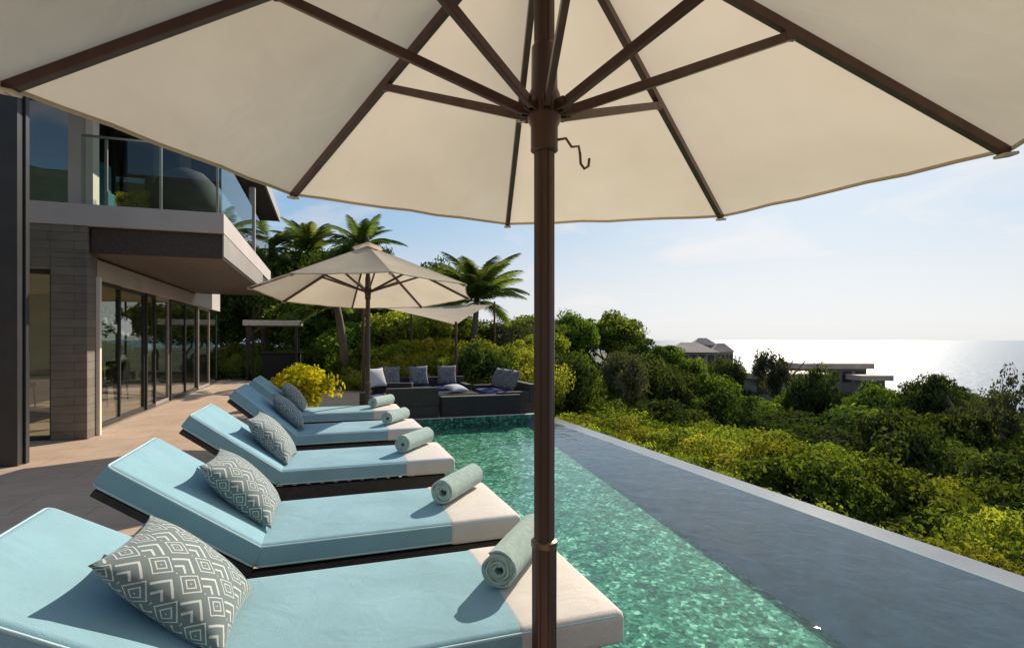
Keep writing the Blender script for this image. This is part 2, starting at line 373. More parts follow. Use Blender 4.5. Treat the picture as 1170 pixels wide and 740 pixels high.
M['leafdark'] = leaf_mat('dark_leaves', (.04, .062, .022), (.115, .15, .045), .35)  # colour lowered to paint in the shaded side of backlit crowns
M['leafgrey'] = leaf_mat('grey_green_leaves', (.06, .07, .04), (.13, .14, .08), .3)
M['leafyellow'] = leaf_mat('yellow_leaves', (.30, .30, .02), (.75, .66, .04), .45)
M['frond'] = leaf_mat('palm_leaflets', (.07, .11, .03), (.17, .22, .07), .45)

# ------------------------------------------------------------------ terrain and sea
PS = [-500, 4.2, 4.6, 8, 14, 17, 21, 30, 50, 75, 100, 150, 210, 600]
PZ = [-.75, -.75, -1.3, -2.0, -3.5, -5.2, -8.5, -11, -11, -12, -22, -42, -66, -80]
def ground(x, y):
    s = x - .55 * max(y - 18, 0) if y > 18 else x
    z = float(np.interp(s, PS, PZ))
    far = max(0, y - 150)
    unseen_rise = max(0, -y - 14) * .42 * min(1, max(0, 24 - x) / 20) + max(0, -x - 45) * .4  # unseen rise behind the camera, added to darken window reflections
    return z + unseen_rise - far * .25 + .25 * math.sin(x * .31 + 1) * math.cos(y * .27) * min(1, max(0, s - 5) / 8)
def build_terrain():
    xs = np.unique(np.concatenate([np.linspace(-160, -10, 16), np.linspace(-10, 60, 71), np.linspace(60, 420, 61)]))
    ys = np.unique(np.concatenate([np.linspace(-80, -10, 12), np.linspace(-10, 60, 71), np.linspace(60, 420, 61)]))
    V = [(x, y, ground(x, y)) for y in ys for x in xs]; nx = len(xs)
    Fq = [(j * nx + i, j * nx + i + 1, (j + 1) * nx + i + 1, (j + 1) * nx + i) for j in range(len(ys) - 1) for i in range(nx - 1)]
    o = np_mesh('hillside', V, Fq, M['soil'], smooth=True); tag(o, kind='structure')
build_terrain()
sea = MB().face([(-60000, -60000, -60), (60000, -60000, -60), (60000, 60000, -60), (-60000, 60000, -60)]).build('sea', M['sea'], normals=False); tag(sea, kind='structure')

# ------------------------------------------------------------------ deck and pool
PL, PR, PE, PN = .98, 3.85, 9.8, -5.0           # pool left, right, far end, near end
WZ = -.075
tag(MB().box(-12, PL, -5, 20.3, -.5, 0).build('deck', M['deck']), kind='structure')
tag(MB().box(PL, 4.15, PE, 14.2, -.55, -.12).build('lounge_terrace', M['concrete']), kind='structure')
tag(MB().box(PL, 4.15, PE, PE + .12, -.12, -.045, .008).build('pool_end_coping', M['fascia']), kind='structure')
def pool():
    fz = lambda y: -.634 + (y - 2.85) * .0555
    bx = lambda y: PR + .90 * fz(y)          # foot of the outer wall, battered so painted shade covers the shadowed floor
    m = MB(); B = m.bm
    def quad(*p): B.faces.new([B.verts.new(q) for q in p])
    y0, y1 = PN, PE
    quad((PL, y0, fz(y0)), (bx(y0), y0, fz(y0)), (bx(y1), y1, fz(y1)), (PL, y1, fz(y1)))
    quad((PL + .001, y0, fz(y0)), (PL + .001, y1, fz(y1)), (PL + .001, y1, -.03), (PL + .001, y0, -.03))
    quad((PL, y1 - .001, fz(y1)), (PR, y1 - .001, fz(y1)), (PR, y1 - .001, -.05), (PL, y1 - .001, -.05))
    quad((PL, y0, fz(y0)), (PR, y0, fz(y0)), (PR, y0, -.05), (PL, y0, -.05))
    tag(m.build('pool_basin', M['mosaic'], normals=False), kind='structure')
    tag(MB().face([(bx(y0), y0, fz(y0)), (PR, y0, WZ - .004), (PR, y1, WZ - .004), (bx(y1), y1, fz(y1))]).build('pool_outer_wall', M['wall_shade'], normals=False), kind='structure')
    tag(MB().face([(PL, PN, WZ), (PR + .012, PN, WZ), (PR + .012, PE, WZ), (PL, PE, WZ)]).build('pool_water', M['water'], normals=False), kind='structure')
    # the infinity edge: a wide wet stone weir with a film of water running over it
    tag(MB().box(PR, 4.13, PN, PE + .12, -1.4, WZ - .01, .01).build('infinity_edge', M['weir']), kind='structure')
M['wall_shade'] = pmat('blue_grey_painted_shade_wall', (.13, .18, .24), .6, 0, .25, 6)  # mosaic wall's shade and sky reflection painted in as blue-grey
M['weir'] = pmat('wet_grey_stone_weir', (.20, .20, .19), .12, 0, .15, 3, .08, 30, 1.0)
pool()

# ------------------------------------------------------------------ rounded soft boxes
def axis_pts(h, r, n):
    e = [-h + r * (1 - math.cos(t)) for t in (0, .35, .7, 1.05, 1.4)] + [-h + r]
    mid = list(np.linspace(-h + r, h - r, n + 2)[1:-1])
    return e + mid + [-x for x in reversed(e)]
def soft_box(mb, cx, cy, cz, hx, hy, hz, r, nx=8, ny=6, puff=.0, Mx=None, seed=0):
    rnd = random.Random(seed)
    ax, ay, az = axis_pts(hx, r, nx), axis_pts(hy, r, ny), axis_pts(hz, min(r, hz * .98), 1)
    nX, nY, nZ = len(ax), len(ay), len(az); vd = {}
    ph = [rnd.uniform(0, 6) for _ in range(4)]
    def V(i, j, k):
        if (i, j, k) in vd: return vd[i, j, k]
        p = Vector((ax[i], ay[j], az[k]))
        rr = min(r, hz * .98)
        q = Vector((max(-hx + r, min(hx - r, p.x)), max(-hy + r, min(hy - r, p.y)), max(-hz + rr, min(hz - rr, p.z))))
        d = p - q
        if d.length > 1e-9: p = q + d.normalized() * r if d.length > r else p
        u, v = p.x / hx, p.y / hy
        f = (1 - u ** 4) * (1 - v ** 4)
        p.z += (puff * f + puff * .22 * math.sin(u * 5 + ph[0]) * math.cos(v * 4 + ph[1]) * f) * (1 if p.z > 0 else -.3)
        p += Vector((cx, cy, cz))
        if Mx is not None: p = Mx @ p
        vd[i, j, k] = mb.bm.verts.new(p); return vd[i, j, k]
    def Q(a, b, c, d): mb.bm.faces.new((a, b, c, d))
    for i in range(nX - 1):
        for j in range(nY - 1):
            for k in (0, nZ - 1): Q(V(i, j, k), V(i + 1, j, k), V(i + 1, j + 1, k), V(i, j + 1, k))
        for k in range(nZ - 1):
            for j in (0, nY - 1): Q(V(i, j, k), V(i + 1, j, k), V(i + 1, j, k + 1), V(i, j, k + 1))
    for j in range(nY - 1):
        for k in range(nZ - 1):
            for i in (0, nX - 1): Q(V(i, j, k), V(i, j + 1, k), V(i, j + 1, k + 1), V(i, j, k + 1))
def rrect(x0, x1, y0, y1, z, r, n=4):
    pts = []
    for cx, cy, a0 in ((x1 - r, y1 - r, 0), (x0 + r, y1 - r, 90), (x0 + r, y0 + r, 180), (x1 - r, y0 + r, 270)):
        for k in range(n + 1):
            a = R(a0 + 90 * k / n); pts.append((cx + r * math.cos(a), cy + r * math.sin(a), z))
    return pts

# ------------------------------------------------------------------ sun loungers
XJ, XF, WID, ZT, THK = -.33, 1.01, .75, .42, .115     # joint, foot end, width, mattress top, thickness
BA, BL = R(35), .785                                     # backrest angle and length
def make_lounger():
    root = empty('sun_lounger')
    # local frame: y = 0 at the near long edge, x as in the world
    s = MB(); soft_box(s, (XJ + XF) / 2, WID / 2, ZT - THK / 2, (XF - XJ) / 2, WID / 2, THK / 2, .028, 14, 8, .007, seed=3)
    seat = s.build('seat_cushion', M['teal'], root, True)
    p = MB()
    for z in (ZT - .012, ZT - THK + .014): p.tube(rrect(XJ + .004, XF - .004, .004, WID - .004, z, .03), .0055, 6, True)
    p.build('piping', M['teal_pipe'], seat, True)
    Mb = Matrix.Translation((XJ - .005, 0, ZT - THK + .01)) @ Matrix.Rotation(math.pi + BA, 4, 'Y') @ Matrix.Scale(-1, 4, (0, 0, 1))
    # build flat along +x local (0..BL), rotated up towards -x
    def T(p):
        x, y, z = p
        return Vector((XJ - .004 - x * math.cos(BA) + z * math.sin(BA), y, ZT - THK + x * math.sin(BA) + z * math.cos(BA)))
    b = MB(); soft_box(b, BL / 2, WID / 2, THK / 2, BL / 2, WID / 2, THK / 2, .028, 10, 8, .007, seed=5)
    for v in b.bm.verts: v.co = T(v.co)
    back = b.build('backrest_cushion', M['teal'], root, True)
    p = MB()
    for z in (.013, THK - .012): p.tube([T(q) for q in rrect(.004, BL - .004, .004, WID - .004, z, .03)], .0055, 6, True)
    p.build('piping', M['teal_pipe'], back, True)
    # cream cover pulled over the foot end
    c = MB(); soft_box(c, .81, WID / 2, ZT - THK / 2, .205, WID / 2 + .004, THK / 2 + .004, .03, 6, 8, .008, seed=8)
    c.build('foot_cover', M['cover'], root, True)
    # back frame under the backrest cushion
    bf = MB()
    for (y0, y1) in ((.02, .07), (WID - .07, WID - .02)):
        bf.beam(T((0.0, (y0 + y1) / 2, -.022)), T((BL - .02, (y0 + y1) / 2, -.022)), .05, .035, .004)
    for k in range(9):
        x = .06 + k * (BL - .1) / 8
        bf.beam(T((x, .07, -.016)), T((x, WID - .07, -.016)), .045, .018, .002)
    bf.build('backrest_frame', M['frame'], root)
    st = MB()
    for y in (.12, WID - .12):
        st.beam((XJ - .42, y, .30 + .12), (XJ - .22, y, .20), .03, .02, .002)
    st.beam((XJ - .22, .1, .20), (XJ - .22, WID - .1, .20), .02, .03, .002)
    st.build('backrest_support', M['frame'], root)
    fr = MB()
    x0, x1 = XJ - .62, XF - .07
    zb, zt_ = .17, .285
    fr.box(x0, x1, .035, .085, zb, zt_, .006); fr.box(x0, x1, WID - .085, WID - .035, zb, zt_, .006)
    fr.box(x1 - .05, x1, .085, WID - .085, zb + .002, zt_ - .002, .004); fr.box(x0, x0 + .05, .085, WID - .085, zb + .002, zt_ - .002, .004)
    fr.build('frame', M['frame'], root)
    sl_ = MB()
    for k in range(12):
        x = XJ + .03 + k * .1
        sl_.box(x, x + .07, .086, WID - .086, .268, .292, .003)
    sl_.build('slats', M['frame'], root)
    for (lx, ly) in ((x0 + .05, .04), (x0 + .05, WID - .11), (x1 - .12, .04), (x1 - .12, WID - .11)):
        MB().box(lx, lx + .07, ly, ly + .07, 0, zb + .001, .006).build('leg', M['frame'], root)
    return root
LY = [1.70, 2.81, 4.36, 5.96, 7.58]
BANG = [29, 35, 36.5, 41, 40]
LLAB = ['teal cushioned sun lounger nearest the big parasol pole, cut by the photo bottom',
        'second teal sun lounger from the front, its raised back in full sun',
        'third teal sun lounger of the row, middle one, its backrest in shade',
        'fourth teal sun lounger from the front, shaded back behind the middle lounger',
        'farthest teal sun lounger, beside the standing rear parasol and the yellow bush']
l0 = make_lounger()
for i, y in enumerate(LY):
    o = l0 if i == 0 else copy_tree(l0)
    hinge = Matrix.Translation((XJ, 0, ZT - THK)); dl = R(BANG[i]) - BA
    for ch in kids(o):
        if ch.name.startswith('backrest_cushion') or ch.name.startswith('backrest_frame'):
            ch.matrix_basis = hinge @ Matrix.Rotation(dl, 4, 'Y') @ hinge.inverted()
        if ch.name.startswith('backrest_support'): ch.matrix_basis = Matrix.Translation((0, 0, (BANG[i] - 37) * .004))
    o.location = ((0, .012, -.01, .015, 0)[i], y, 0); o.rotation_euler.z = R((0, .4, -.5, .3, -.2)[i])
    tag(o, LLAB[i], 'sun lounger', 'sun loungers in a row along the pool')

# ------------------------------------------------------------------ towels
def towel_mesh(seed, length=.50, turns=4.3, r0=.012, r1=.073):
    rnd = random.Random(seed); m = MB(); B = m.bm
    n = int(turns * 26); th = (r1 - r0) / turns * .86
    prof = []
    for side in (0, 1):
        row = []
        for i in range(n + 1):
            t = i / n; a = t * turns * 2 * math.pi
            r = r0 + (r1 - r0) * t + (th if side else 0) * .999
            rr = r * (1 + .035 * math.sin(2 * a + seed) + .02 * math.sin(5.3 * a + 2 * seed))
            row.append((rr * math.cos(a + .9), rr * math.sin(a + .9)))
        prof.append(row)
    loop = prof[1] + prof[0][::-1]
    ns = 14; rings = []
    for k in range(ns + 1):
        y = -length / 2 + length * k / ns
        rings.append([B.verts.new((x * (1 + .012 * math.sin(k * 1.3 + seed)), y + (.004 * math.sin(i * .35) if k in (0, ns) else 0), z * (1 + .012 * math.cos(k * .9)))) for i, (x, z) in enumerate(loop)])
    Ln = len(loop)
    for a, b in zip(rings, rings[1:]):
        for i in range(Ln): B.faces.new((a[i], a[(i + 1) % Ln], b[(i + 1) % Ln], b[i]))
    for rg in (rings[0], rings[-1]):
        for i in range(n): B.faces.new((rg[i], rg[i + 1], rg[Ln - 2 - i], rg[Ln - 1 - i]))
    return m
TL = ['rolled seafoam towel on the nearest lounger, crossed by the parasol pole',
      'rolled seafoam towel on the foot of the second lounger from the front',
      'rolled seafoam towel on the foot of the middle lounger',
      'rolled seafoam towel on the fourth lounger from the front',
      'smallest looking rolled seafoam towel, on the farthest lounger']
tow = None
for i, y in enumerate(LY):
    if tow is None: tow = towel_mesh(2, .47, 4.2, .010, .066).build('rolled_towel', M['towel'], None, 'auto'); o = tow
    elif i == 1: tow2 = towel_mesh(5, .45, 3.6, .014, .064).build('rolled_towel', M['towel'], None, 'auto'); o = tow2
    else: o = (tow, tow2)[i % 2].copy(); C.objects.link(o)
    o.location = (.77 + (.0, .01, -.02, .01, 0)[i], y + .47, ZT + .010 + .076)
    o.rotation_euler = (0, R(i * 40), 0)
    o.rotation_euler = (Matrix.Rotation(-R((38, 39, 36, 34, 38)[i]), 3, 'Z') @ Matrix.Rotation(R((0, 12, -8, 5, 20)[i]), 3, 'Y')).to_euler()
    tag(o, TL[i], 'towel', 'rolled towels on the loungers')

# ------------------------------------------------------------------ throw pillows
def pillow_mesh(name, mat, S=.47, T=.17, n=22, seed=0):
    me = bpy.data.meshes.new(name); bm = bmesh.new(); uvl = bm.loops.layers.uv.new('UVMap'); rnd = random.Random(seed)
    ph = [rnd.uniform(0, 6) for _ in range(4)]
    def pt(u, v, sgn):
        ex = 1 - .085 * (1 - v * v) * abs(u) ** 3; ey = 1 - .085 * (1 - u * u) * abs(v) ** 3
        x = u * S / 2 * ex; y = v * S / 2 * ey
        h = max(0, (1 - abs(u) ** 2.6)) ** .62 * max(0, (1 - abs(v) ** 2.6)) ** .62
        z = sgn * T / 2 * h * (1 + .06 * math.sin(3 * u + ph[0]) * math.sin(2.6 * v + ph[1]))
        return (x, y, z)
    us = [math.sin(math.pi / 2 * (-1 + 2 * i / n)) * .35 + (-1 + 2 * i / n) * .65 for i in range(n + 1)]
    arc = [0.0]
    for i in range(n):
        a, b = Vector(pt(us[i], 0, 1)), Vector(pt(us[i + 1], 0, 1)); arc.append(arc[-1] + (a - b).length)
    arc = [a / arc[-1] for a in arc]
    grids = []
    for sgn in (1, -1):
        g = {}
        for i in range(n + 1):
            for j in range(n + 1):
                edge = i in (0, n) or j in (0, n)
                if sgn == -1 and edge: g[i, j] = grids[0][i, j]
                else: g[i, j] = bm.verts.new(pt(us[i], us[j], sgn))
        grids.append(g)
        for i in range(n):
            for j in range(n):
                q = [(i, j), (i + 1, j), (i + 1, j + 1), (i, j + 1)]
                if sgn == -1: q = q[::-1]
                f = bm.faces.new([g[k] for k in q]); f.smooth = True
                for l, k in zip(f.loops, q): l[uvl].uv = (arc[k[0]], arc[k[1]])
    bm.to_mesh(me); bm.free(); me.materials.append(mat)
    return me
pme = pillow_mesh('throw_pillow', M['pillow'])
PLAB = ['large patterned grey throw pillow on the nearest lounger, key design clearly seen',
        'patterned grey throw pillow leaning on the second lounger from the front',
        'patterned grey throw pillow on the middle lounger of the row',
        'shaded patterned throw pillow on the fourth lounger from the front',
        'patterned throw pillow on the farthest lounger, in front of the yellow bush']
for i, y in enumerate(LY):
    o = bpy.data.objects.new('throw_pillow', pme); C.objects.link(o)
    dx, dy, rz, ex = ((-.015, -.03, -4, 13), (.0, .02, -2, 11), (.01, 0, -6, 14), (.01, .02, 5, 9), (0, .0, -4, 12))[i]
    lean = BANG[i] + ex; sb, cb = math.sin(R(BANG[i])), math.cos(R(BANG[i]))
    o.location = (-.30 - .2 * cb + .085 * sb + dx, y + .40 + dy, ZT + .2 * sb + .085 * cb)
    o.rotation_euler = (Matrix.Rotation(R(rz), 3, 'Z') @ Matrix.Rotation(R(lean), 3, 'Y')).to_euler()
    tag(o, PLAB[i], 'pillow', 'throw pillows on the loungers')

# ------------------------------------------------------------------ parasols
def make_parasol(loc, phi, tx, ty, apex=2.83, rim=2.09, Rr=1.6, hubz=2.11, label='', vent=True):
    root = empty('parasol', loc, 0, label, 'parasol', 'cream parasols beside the loungers')
    ap = Vector((0, 0, apex))
    cor = []
    for i in range(8):
        a = phi + i * math.pi / 4; x, y = Rr * math.cos(a), Rr * math.sin(a)
        cor.append(Vector((x, y, rim + tx * x + ty * y)))
    # canopy: eight panels, each sagging a little between its ribs
    m = MB(); B = m.bm; nr, nc = 14, 8; vd = {}
    for i in range(8):
        A, D = cor[i], cor[(i + 1) % 8]
        for r_ in range(nr + 1):
            t = r_ / nr
            for c_ in range(nc + 1):
                s = c_ / nc
                key = (r_, 0, 0) if r_ == 0 else (r_, (i * nc + c_) % (8 * nc))
                if key in vd: continue
                p = ap.lerp(A, t).lerp(ap.lerp(D, t), s)
                k = 4 * s * (1 - s)
                p.z -= .028 * k * math.sin(math.pi * min(1, t * .9)) ; p.xy *= (1 - .018 * k * t)
                p.z += .004 * math.sin(s * 19 + i * 2.1) * t * k
                vd[key] = B.verts.new(p)
        for r_ in range(nr):
            for c_ in range(nc):
                a = vd[(0, 0, 0)] if r_ == 0 else vd[(r_, (i * nc + c_) % (8 * nc))]
                b = vd[(0, 0, 0)] if r_ == 0 else vd[(r_, (i * nc + c_ + 1) % (8 * nc))]
                c = vd[(r_ + 1, (i * nc + c_ + 1) % (8 * nc))]; d = vd[(r_ + 1, (i * nc + c_) % (8 * nc))]
                B.faces.new((a, b, c) if r_ == 0 else (a, b, c, d)) if r_ else B.faces.new((a, c, d))
    rimv = [vd[(nr, k)].co.copy() for k in range(8 * nc)]
    can = m.build('canopy', M['canopy'], root, False)
    for p in can.data.polygons: p.use_smooth = True
    # keep the seams at the ribs crisp
    can.data.set_sharp_from_angle(angle=R(12))
    MB().tube([v + Vector((0, 0, -.004)) for v in rimv], .0075, 6, True).build('hem', M['canopy'], can, True)
    if vent:
        v = MB(); 
        top = ap + Vector((0, 0, .06))
        rr = [ap.lerp(c, .14) + Vector((0, 0, .055)) for c in cor]
        tv = v.bm.verts.new(top); rv = [v.bm.verts.new(q) for q in rr]
        for i in range(8): v.bm.faces.new((tv, rv[i], rv[(i + 1) % 8]))
        v.build('vent', M['canopy'], can)
        MB().lathe([(.012, 0), (.03, .01), (.03, .03), (.018, .05), (.02, .065), (.004, .085)], (0, 0, apex + .05), 12).build('finial', M['bronze'], root, 'auto')
    # pole: fluted bronze tube
    MB().lathe([(.039, .07), (.039, .744), (.0325, .76), (.0325, apex - .01)], n=48, rfun=lambda k: 1 - .10 * (abs(math.sin(k * math.pi / 6)) < .3)).build('pole', M['bronze'], root, 'auto')
    MB().lathe([(.0395, .738), (.042, .742), (.042, .758), (.033, .764)], n=32).build('pole_collar', M['bronze_light'], root, 'auto')
    MB().lathe([(.34, 0), (.34, .05), (.32, .07), (.09, .075), (.055, .10), (.055, .26), (.047, .27)], n=40).build('base', M['darkmetal'], root, 'auto')
    J = .507
    # hub (runner) with a lug for each strut
    hb = MB(); hb.lathe([(.036, hubz - .13), (.043, hubz - .125), (.043, hubz - .05), (.052, hubz - .03), (.056, hubz + .02), (.05, hubz + .05), (.042, hubz + .07), (.040, hubz + .2), (.0335, hubz + .21)], n=32)
    for i in range(8):
        a = phi + i * math.pi / 4; d = Vector((math.cos(a), math.sin(a), 0))
        for q in (-1, 1):
            t = Vector((-d.y, d.x, 0)) * .013 * q
            hb.beam(Vector((0, 0, hubz)) + d * .045 + t, Vector((0, 0, hubz + .005)) + d * .085 + t, .006, .035, .001)
    hub = hb.build('hub', M['bronze'], root, 'auto')
    ct = MB(); ct.lathe([(.03, apex - .09), (.07, apex - .085), (.07, apex - .05), (.03, apex - .045)], n=24); ct.build('crown_hub', M['bronze'], root, 'auto')
    dn = Vector((0, 0, -.024))
    for i in range(8):
        a = phi + i * math.pi / 4; d = Vector((math.cos(a), math.sin(a), 0))
        rb = MB(); rb.beam(ap + dn + d * .06 + Vector((0, 0, -.03)), cor[i] + dn * .75 - d * .012, .026, .036, .004)
        rib = rb.build('rib', M['bronze'], root)
        jt = ap.lerp(cor[i], J) + dn * 1.9
        sb = MB(); sb.beam(Vector((0, 0, hubz)) + d * .066, jt, .020, .030, .003)
        sb.build('strut', M['bronze'], rib)
        MB().box(-.02, .02, -.012, .012, -.02, .02, .003, 2, Matrix.Translation(jt + Vector((0, 0, .006))) @ Matrix.Rotation(a, 4, 'Z')).build('bracket', M['bronze'], rib)
        pk = MB(); pk.beam(cor[i] - d * .05 + Vector((0, 0, .0150)) - Vector((0, 0, .046)), cor[i] + d * .012 + Vector((0, 0, -.02)), .038, .012, .004)
        pk.build('corner_pocket', M['canopy_solid'], can)
    return root, hub
um, hub = make_parasol((.653, 1.587, 0), .082 - TH, -.034 * CS + .013 * -SN * -1, .013, label='huge cream parasol overhead with brown pole, in front of the nearest lounger', vent=True)
# crank hook on the runner
MB().tube([(.035, -.01, 2.02), (.07, -.01, 2.03), (.09, -.01, 2.005), (.115, -.01, 2.01), (.12, -.01, 1.985), (.122, -.01, 1.955), (.135, -.01, 1.94), (.150, -.01, 1.95), (.153, -.01, 1.975)], .0045, 8).build('crank_hook', M['bronze_light'], um, True)
v2 = Vector((.60, 8.40, 0)); vd_ = Vector((-.5, .2, 0))
dirv = Vector((v2.x, v2.y)).normalized()
make_parasol(tuple(v2), .10, -.085 * dirv.x, -.085 * dirv.y, apex=2.80, rim=2.09, Rr=1.62, hubz=2.12, label='open cream parasol standing behind the farthest lounger')

# ------------------------------------------------------------------ villa
villa = empty('modern_villa', (-3.3, 9.1, 0), 0, 'two storey grey modern villa with glass walls and balcony along the deck', 'villa')
VO = Vector((-3.3, 9.1, 0))
def vb(name, mat, boxes, parent=None, bev=.006):
    m = MB()
    for b in boxes: m.box(b[0] - VO.x, b[1] - VO.x, b[2] - VO.y, b[3] - VO.y, b[4], b[5], bev)
    return m.build(name, mat, parent or villa)
FX = -3.3; SX = -1.44
p = vb('steel_pillar', M['darkmetal'], [(-4.1, -3.20, 7.40, 7.62, .0, 6.2)])
vb('metal_strip', M['darkmetal'], [(-3.199, -3.175, 7.52, 7.60, .0, 6.2)], p, .003)
vb('stone_pier', M['pier'], [(-3.57, -3.15, 9.10, 9.46, 0, 2.60), (-8.2, -3.571, 9.104, 9.46, 2.36, 2.98), (-3.572, -3.15, 9.10, 9.46, 2.602, 2.98)])
vb('pier_trim', M['whitewall'], [(-3.149, -3.10, 9.40, 9.47, 0, 2.3)], None, .003)
def window(name, boxes_frame, pane, mat='glass', fmat='darkmetal'):
    f = vb(name, M[fmat], boxes_frame, None, .003)
    vb('pane', M[mat], [pane], f, 0)
    return f
window('front_window', [(-8.2, -3.572, 9.2, 9.28, 0, .06), (-8.2, -3.572, 9.2, 9.28, 2.30, 2.358), (-6.4, -6.34, 9.2, 9.28, .06, 2.3), (-4.6, -4.54, 9.2, 9.28, .06, 2.3), (-3.62, -3.573, 9.2, 9.28, .06, 2.3)], (-8.2, -3.6, 9.235, 9.245, .03, 2.33))
ys = [9.50, 10.93, 12.35, 12.95, 14.10, 15.5, 16.9, 18.4, 19.75]
for k in range(8):
    a, b = ys[k], ys[k + 1]
    fm = 'lightmetal' if k in (3, 6) else 'darkmetal'
    off = .035 * (k % 2)
    window('sliding_door', [(FX - .05 - off, FX - off, a, a + .055, .03, 2.30), (FX - .05 - off, FX - off, b - .055, b - .002, .03, 2.30), (FX - .05 - off, FX - off, a + .056, b - .056, .03, .09), (FX - .05 - off, FX - off, a + .056, b - .056, 2.24, 2.30)],
           (FX - .03 - off, FX - .02 - off, a + .03, b - .03, .06, 2.26), 'glass', fm)
vb('door_track', M['steel'], [(FX - .12, FX + .03, 9.5, 19.75, .002, .028)], None, .002)
vb('door_header', M['fascia'], [(FX - .14, FX + .05, 9.48, 16.2, 2.305, 2.60), (FX - .14, FX + .05, 16.22, 19.8, 2.305, 2.98)])
vb('balcony_slab', M['fascia'], [(-8.2, SX, 9.08, 16.4, 2.98, 3.28)])
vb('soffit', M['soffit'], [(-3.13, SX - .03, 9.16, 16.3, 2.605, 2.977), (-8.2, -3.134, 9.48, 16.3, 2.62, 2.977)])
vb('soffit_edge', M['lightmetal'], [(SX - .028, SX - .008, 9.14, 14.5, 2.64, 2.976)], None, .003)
vb('end_wall', M['whitewall'], [(-8.2, FX - .2, 19.8, 20.05, 2.6, 5.3)])
window('end_window', [(x, x + .05, 19.82, 19.87, .03, 2.58) for x in (-8.15, -7.0, -5.9, -4.8, -3.6)] + [(-8.15, -3.5, 19.82, 19.87, .0, .028)], (-8.1, -3.55, 19.84, 19.85, .04, 2.57))
window('added_rear_glazing', [(-8.15, -8.1, y, y + .05, .03, 2.58) for y in (10.7, 13, 15.3, 17.6, 19.7)], (-8.13, -8.12, 10.72, 19.72, .03, 2.58))  # unseen glazing, added to let sky light into the dark rooms
vb('interior_wall', M['whitewall'], [(-8.2, -8.0, 9.5, 10.6, .0, 2.6), (-7.2, -5.75, 17.2, 17.3, 0, 2.55), (-8.2, -3.58, 9.47, 9.49, 2.36, 2.6)])
vb('interior_ceiling', M['whitewall'], [(-7.4, FX - .15, 9.5, 19.78, 2.56, 2.60)])
vb('interior_panel', M['wood'], [(-7.9, -6.9, 12.2, 12.6, .0, 1.0)])
# upper storey
UF = 11.9
vb('roof', M['soffit'], [(-8.2, SX - .05, 8.4, 19.7, 5.34, 5.5)])
vb('roof_fascia', M['lightmetal'], [(SX - .049, SX, 8.4, 19.7, 5.33, 5.62), (-8.2, SX, 8.34, 8.399, 5.33, 5.62)], None, .004)
vb('upper_column', M['fascia'], [(-3.56, -3.34, 9.6, 9.8, 3.282, 5.33)])
vb('upper_post', M['whitewall'], [(-3.339, -3.245, 9.58, 9.82, 3.282, 5.33)])
vb('upper_mullion', M['darkmetal'], [(-3.05, -2.98, UF - .4, UF - .33, 3.282, 5.33), (-3.99, -3.9, UF - .4, UF - .33, 3.282, 5.33)])
w1 = window('upper_front_window', [(x, x + .06, UF, UF + .06, 3.34, 5.33) for x in (-8.1, -7, -5.5, -4.45, -3.75, -3.22, -2.72, -2.06)] + [(-8.1, -2.0, UF, UF + .06, 3.282, 3.338)], (-8.1, -2.03, UF + .02, UF + .03, 3.33, 5.33), 'glass')
w2 = window('upper_side_window', [(-2.06, -2.0, y, y + .06, 3.34, 5.33) for y in (UF + .07, 19.5)] + [(-2.06, -2.0, UF + .07, 19.56, 3.282, 3.338)], (-2.035, -2.025, UF + .13, 19.5, 3.33, 5.33), 'skyglass')
w3 = window('upper_left_window', [(-8.2, -3.57, 9.66, 9.72, 3.282, 3.34), (-4.3, -4.24, 9.66, 9.72, 3.342, 5.33)], (-8.2, -3.57, 9.685, 9.695, 3.34, 5.33), 'glass')
vb('curtain', M['curtain'], [(-2.68 - .55, -2.68 - .30, UF + .2, UF + .26, 3.30, 5.3), (-2.7, -2.5, UF + .2, UF + .26, 3.3, 5.3)])
vb('upper_interior_wall', M['concrete'], [(-8.1, -2.3, 15.5, 15.6, 3.3, 5.3)])
vb('upper_room_wall', M['concrete'], [(-8.1, -4.5, 13.1, 13.2, 3.3, 5.3)])
rl = vb('railing', M['steel'], [(-3.24, SX - .03, 9.14, 9.17, 4.24, 4.27)], None, .003)
vb('railing_glass', M['railglass'], [(-3.24, SX - .03, 9.15, 9.16, 3.283, 4.24)], rl, 0)
for x in (-2.97, -2.30, -1.56): vb('railing_post', M['lightmetal'], [(x, x + .035, 9.172, 9.2, 3.283, 4.24)], rl, .002)
vb('railing_glass', M['railglass'], [(SX - .06, SX - .05, 9.2, 16.3, 3.283, 4.24)], rl, 0)
vb('railing_post', M['lightmetal'], [(SX - .14, SX - .02, 13.05, 13.17, 3.283, 4.72)], rl, .004)

# round woven chair, plant and blue sofa on the balcony
def ball_chair():
    r = empty('balcony_chair', (-2.15, 10.1, 3.28), 0, 'round dark woven chair standing on the villa balcony behind glass', 'chair')
    m = MB()
    n = 40
    prof = [(.30, .10), (.50, .12), (.53, .3), (.49, .5), (.40, .68), (.26, .82), (.10, .88), (.01, .89)]
    m.lathe(prof, n=n, rfun=lambda k: 1 + .012 * (k % 2)); m.build('shell', M['interior_dark'], r, True)
    MB().lathe([(.26, 0), (.26, .03), (.05, .05), (.05, .13)], n=24).build('base', M['darkmetal'], r, 'auto')
ball_chair()

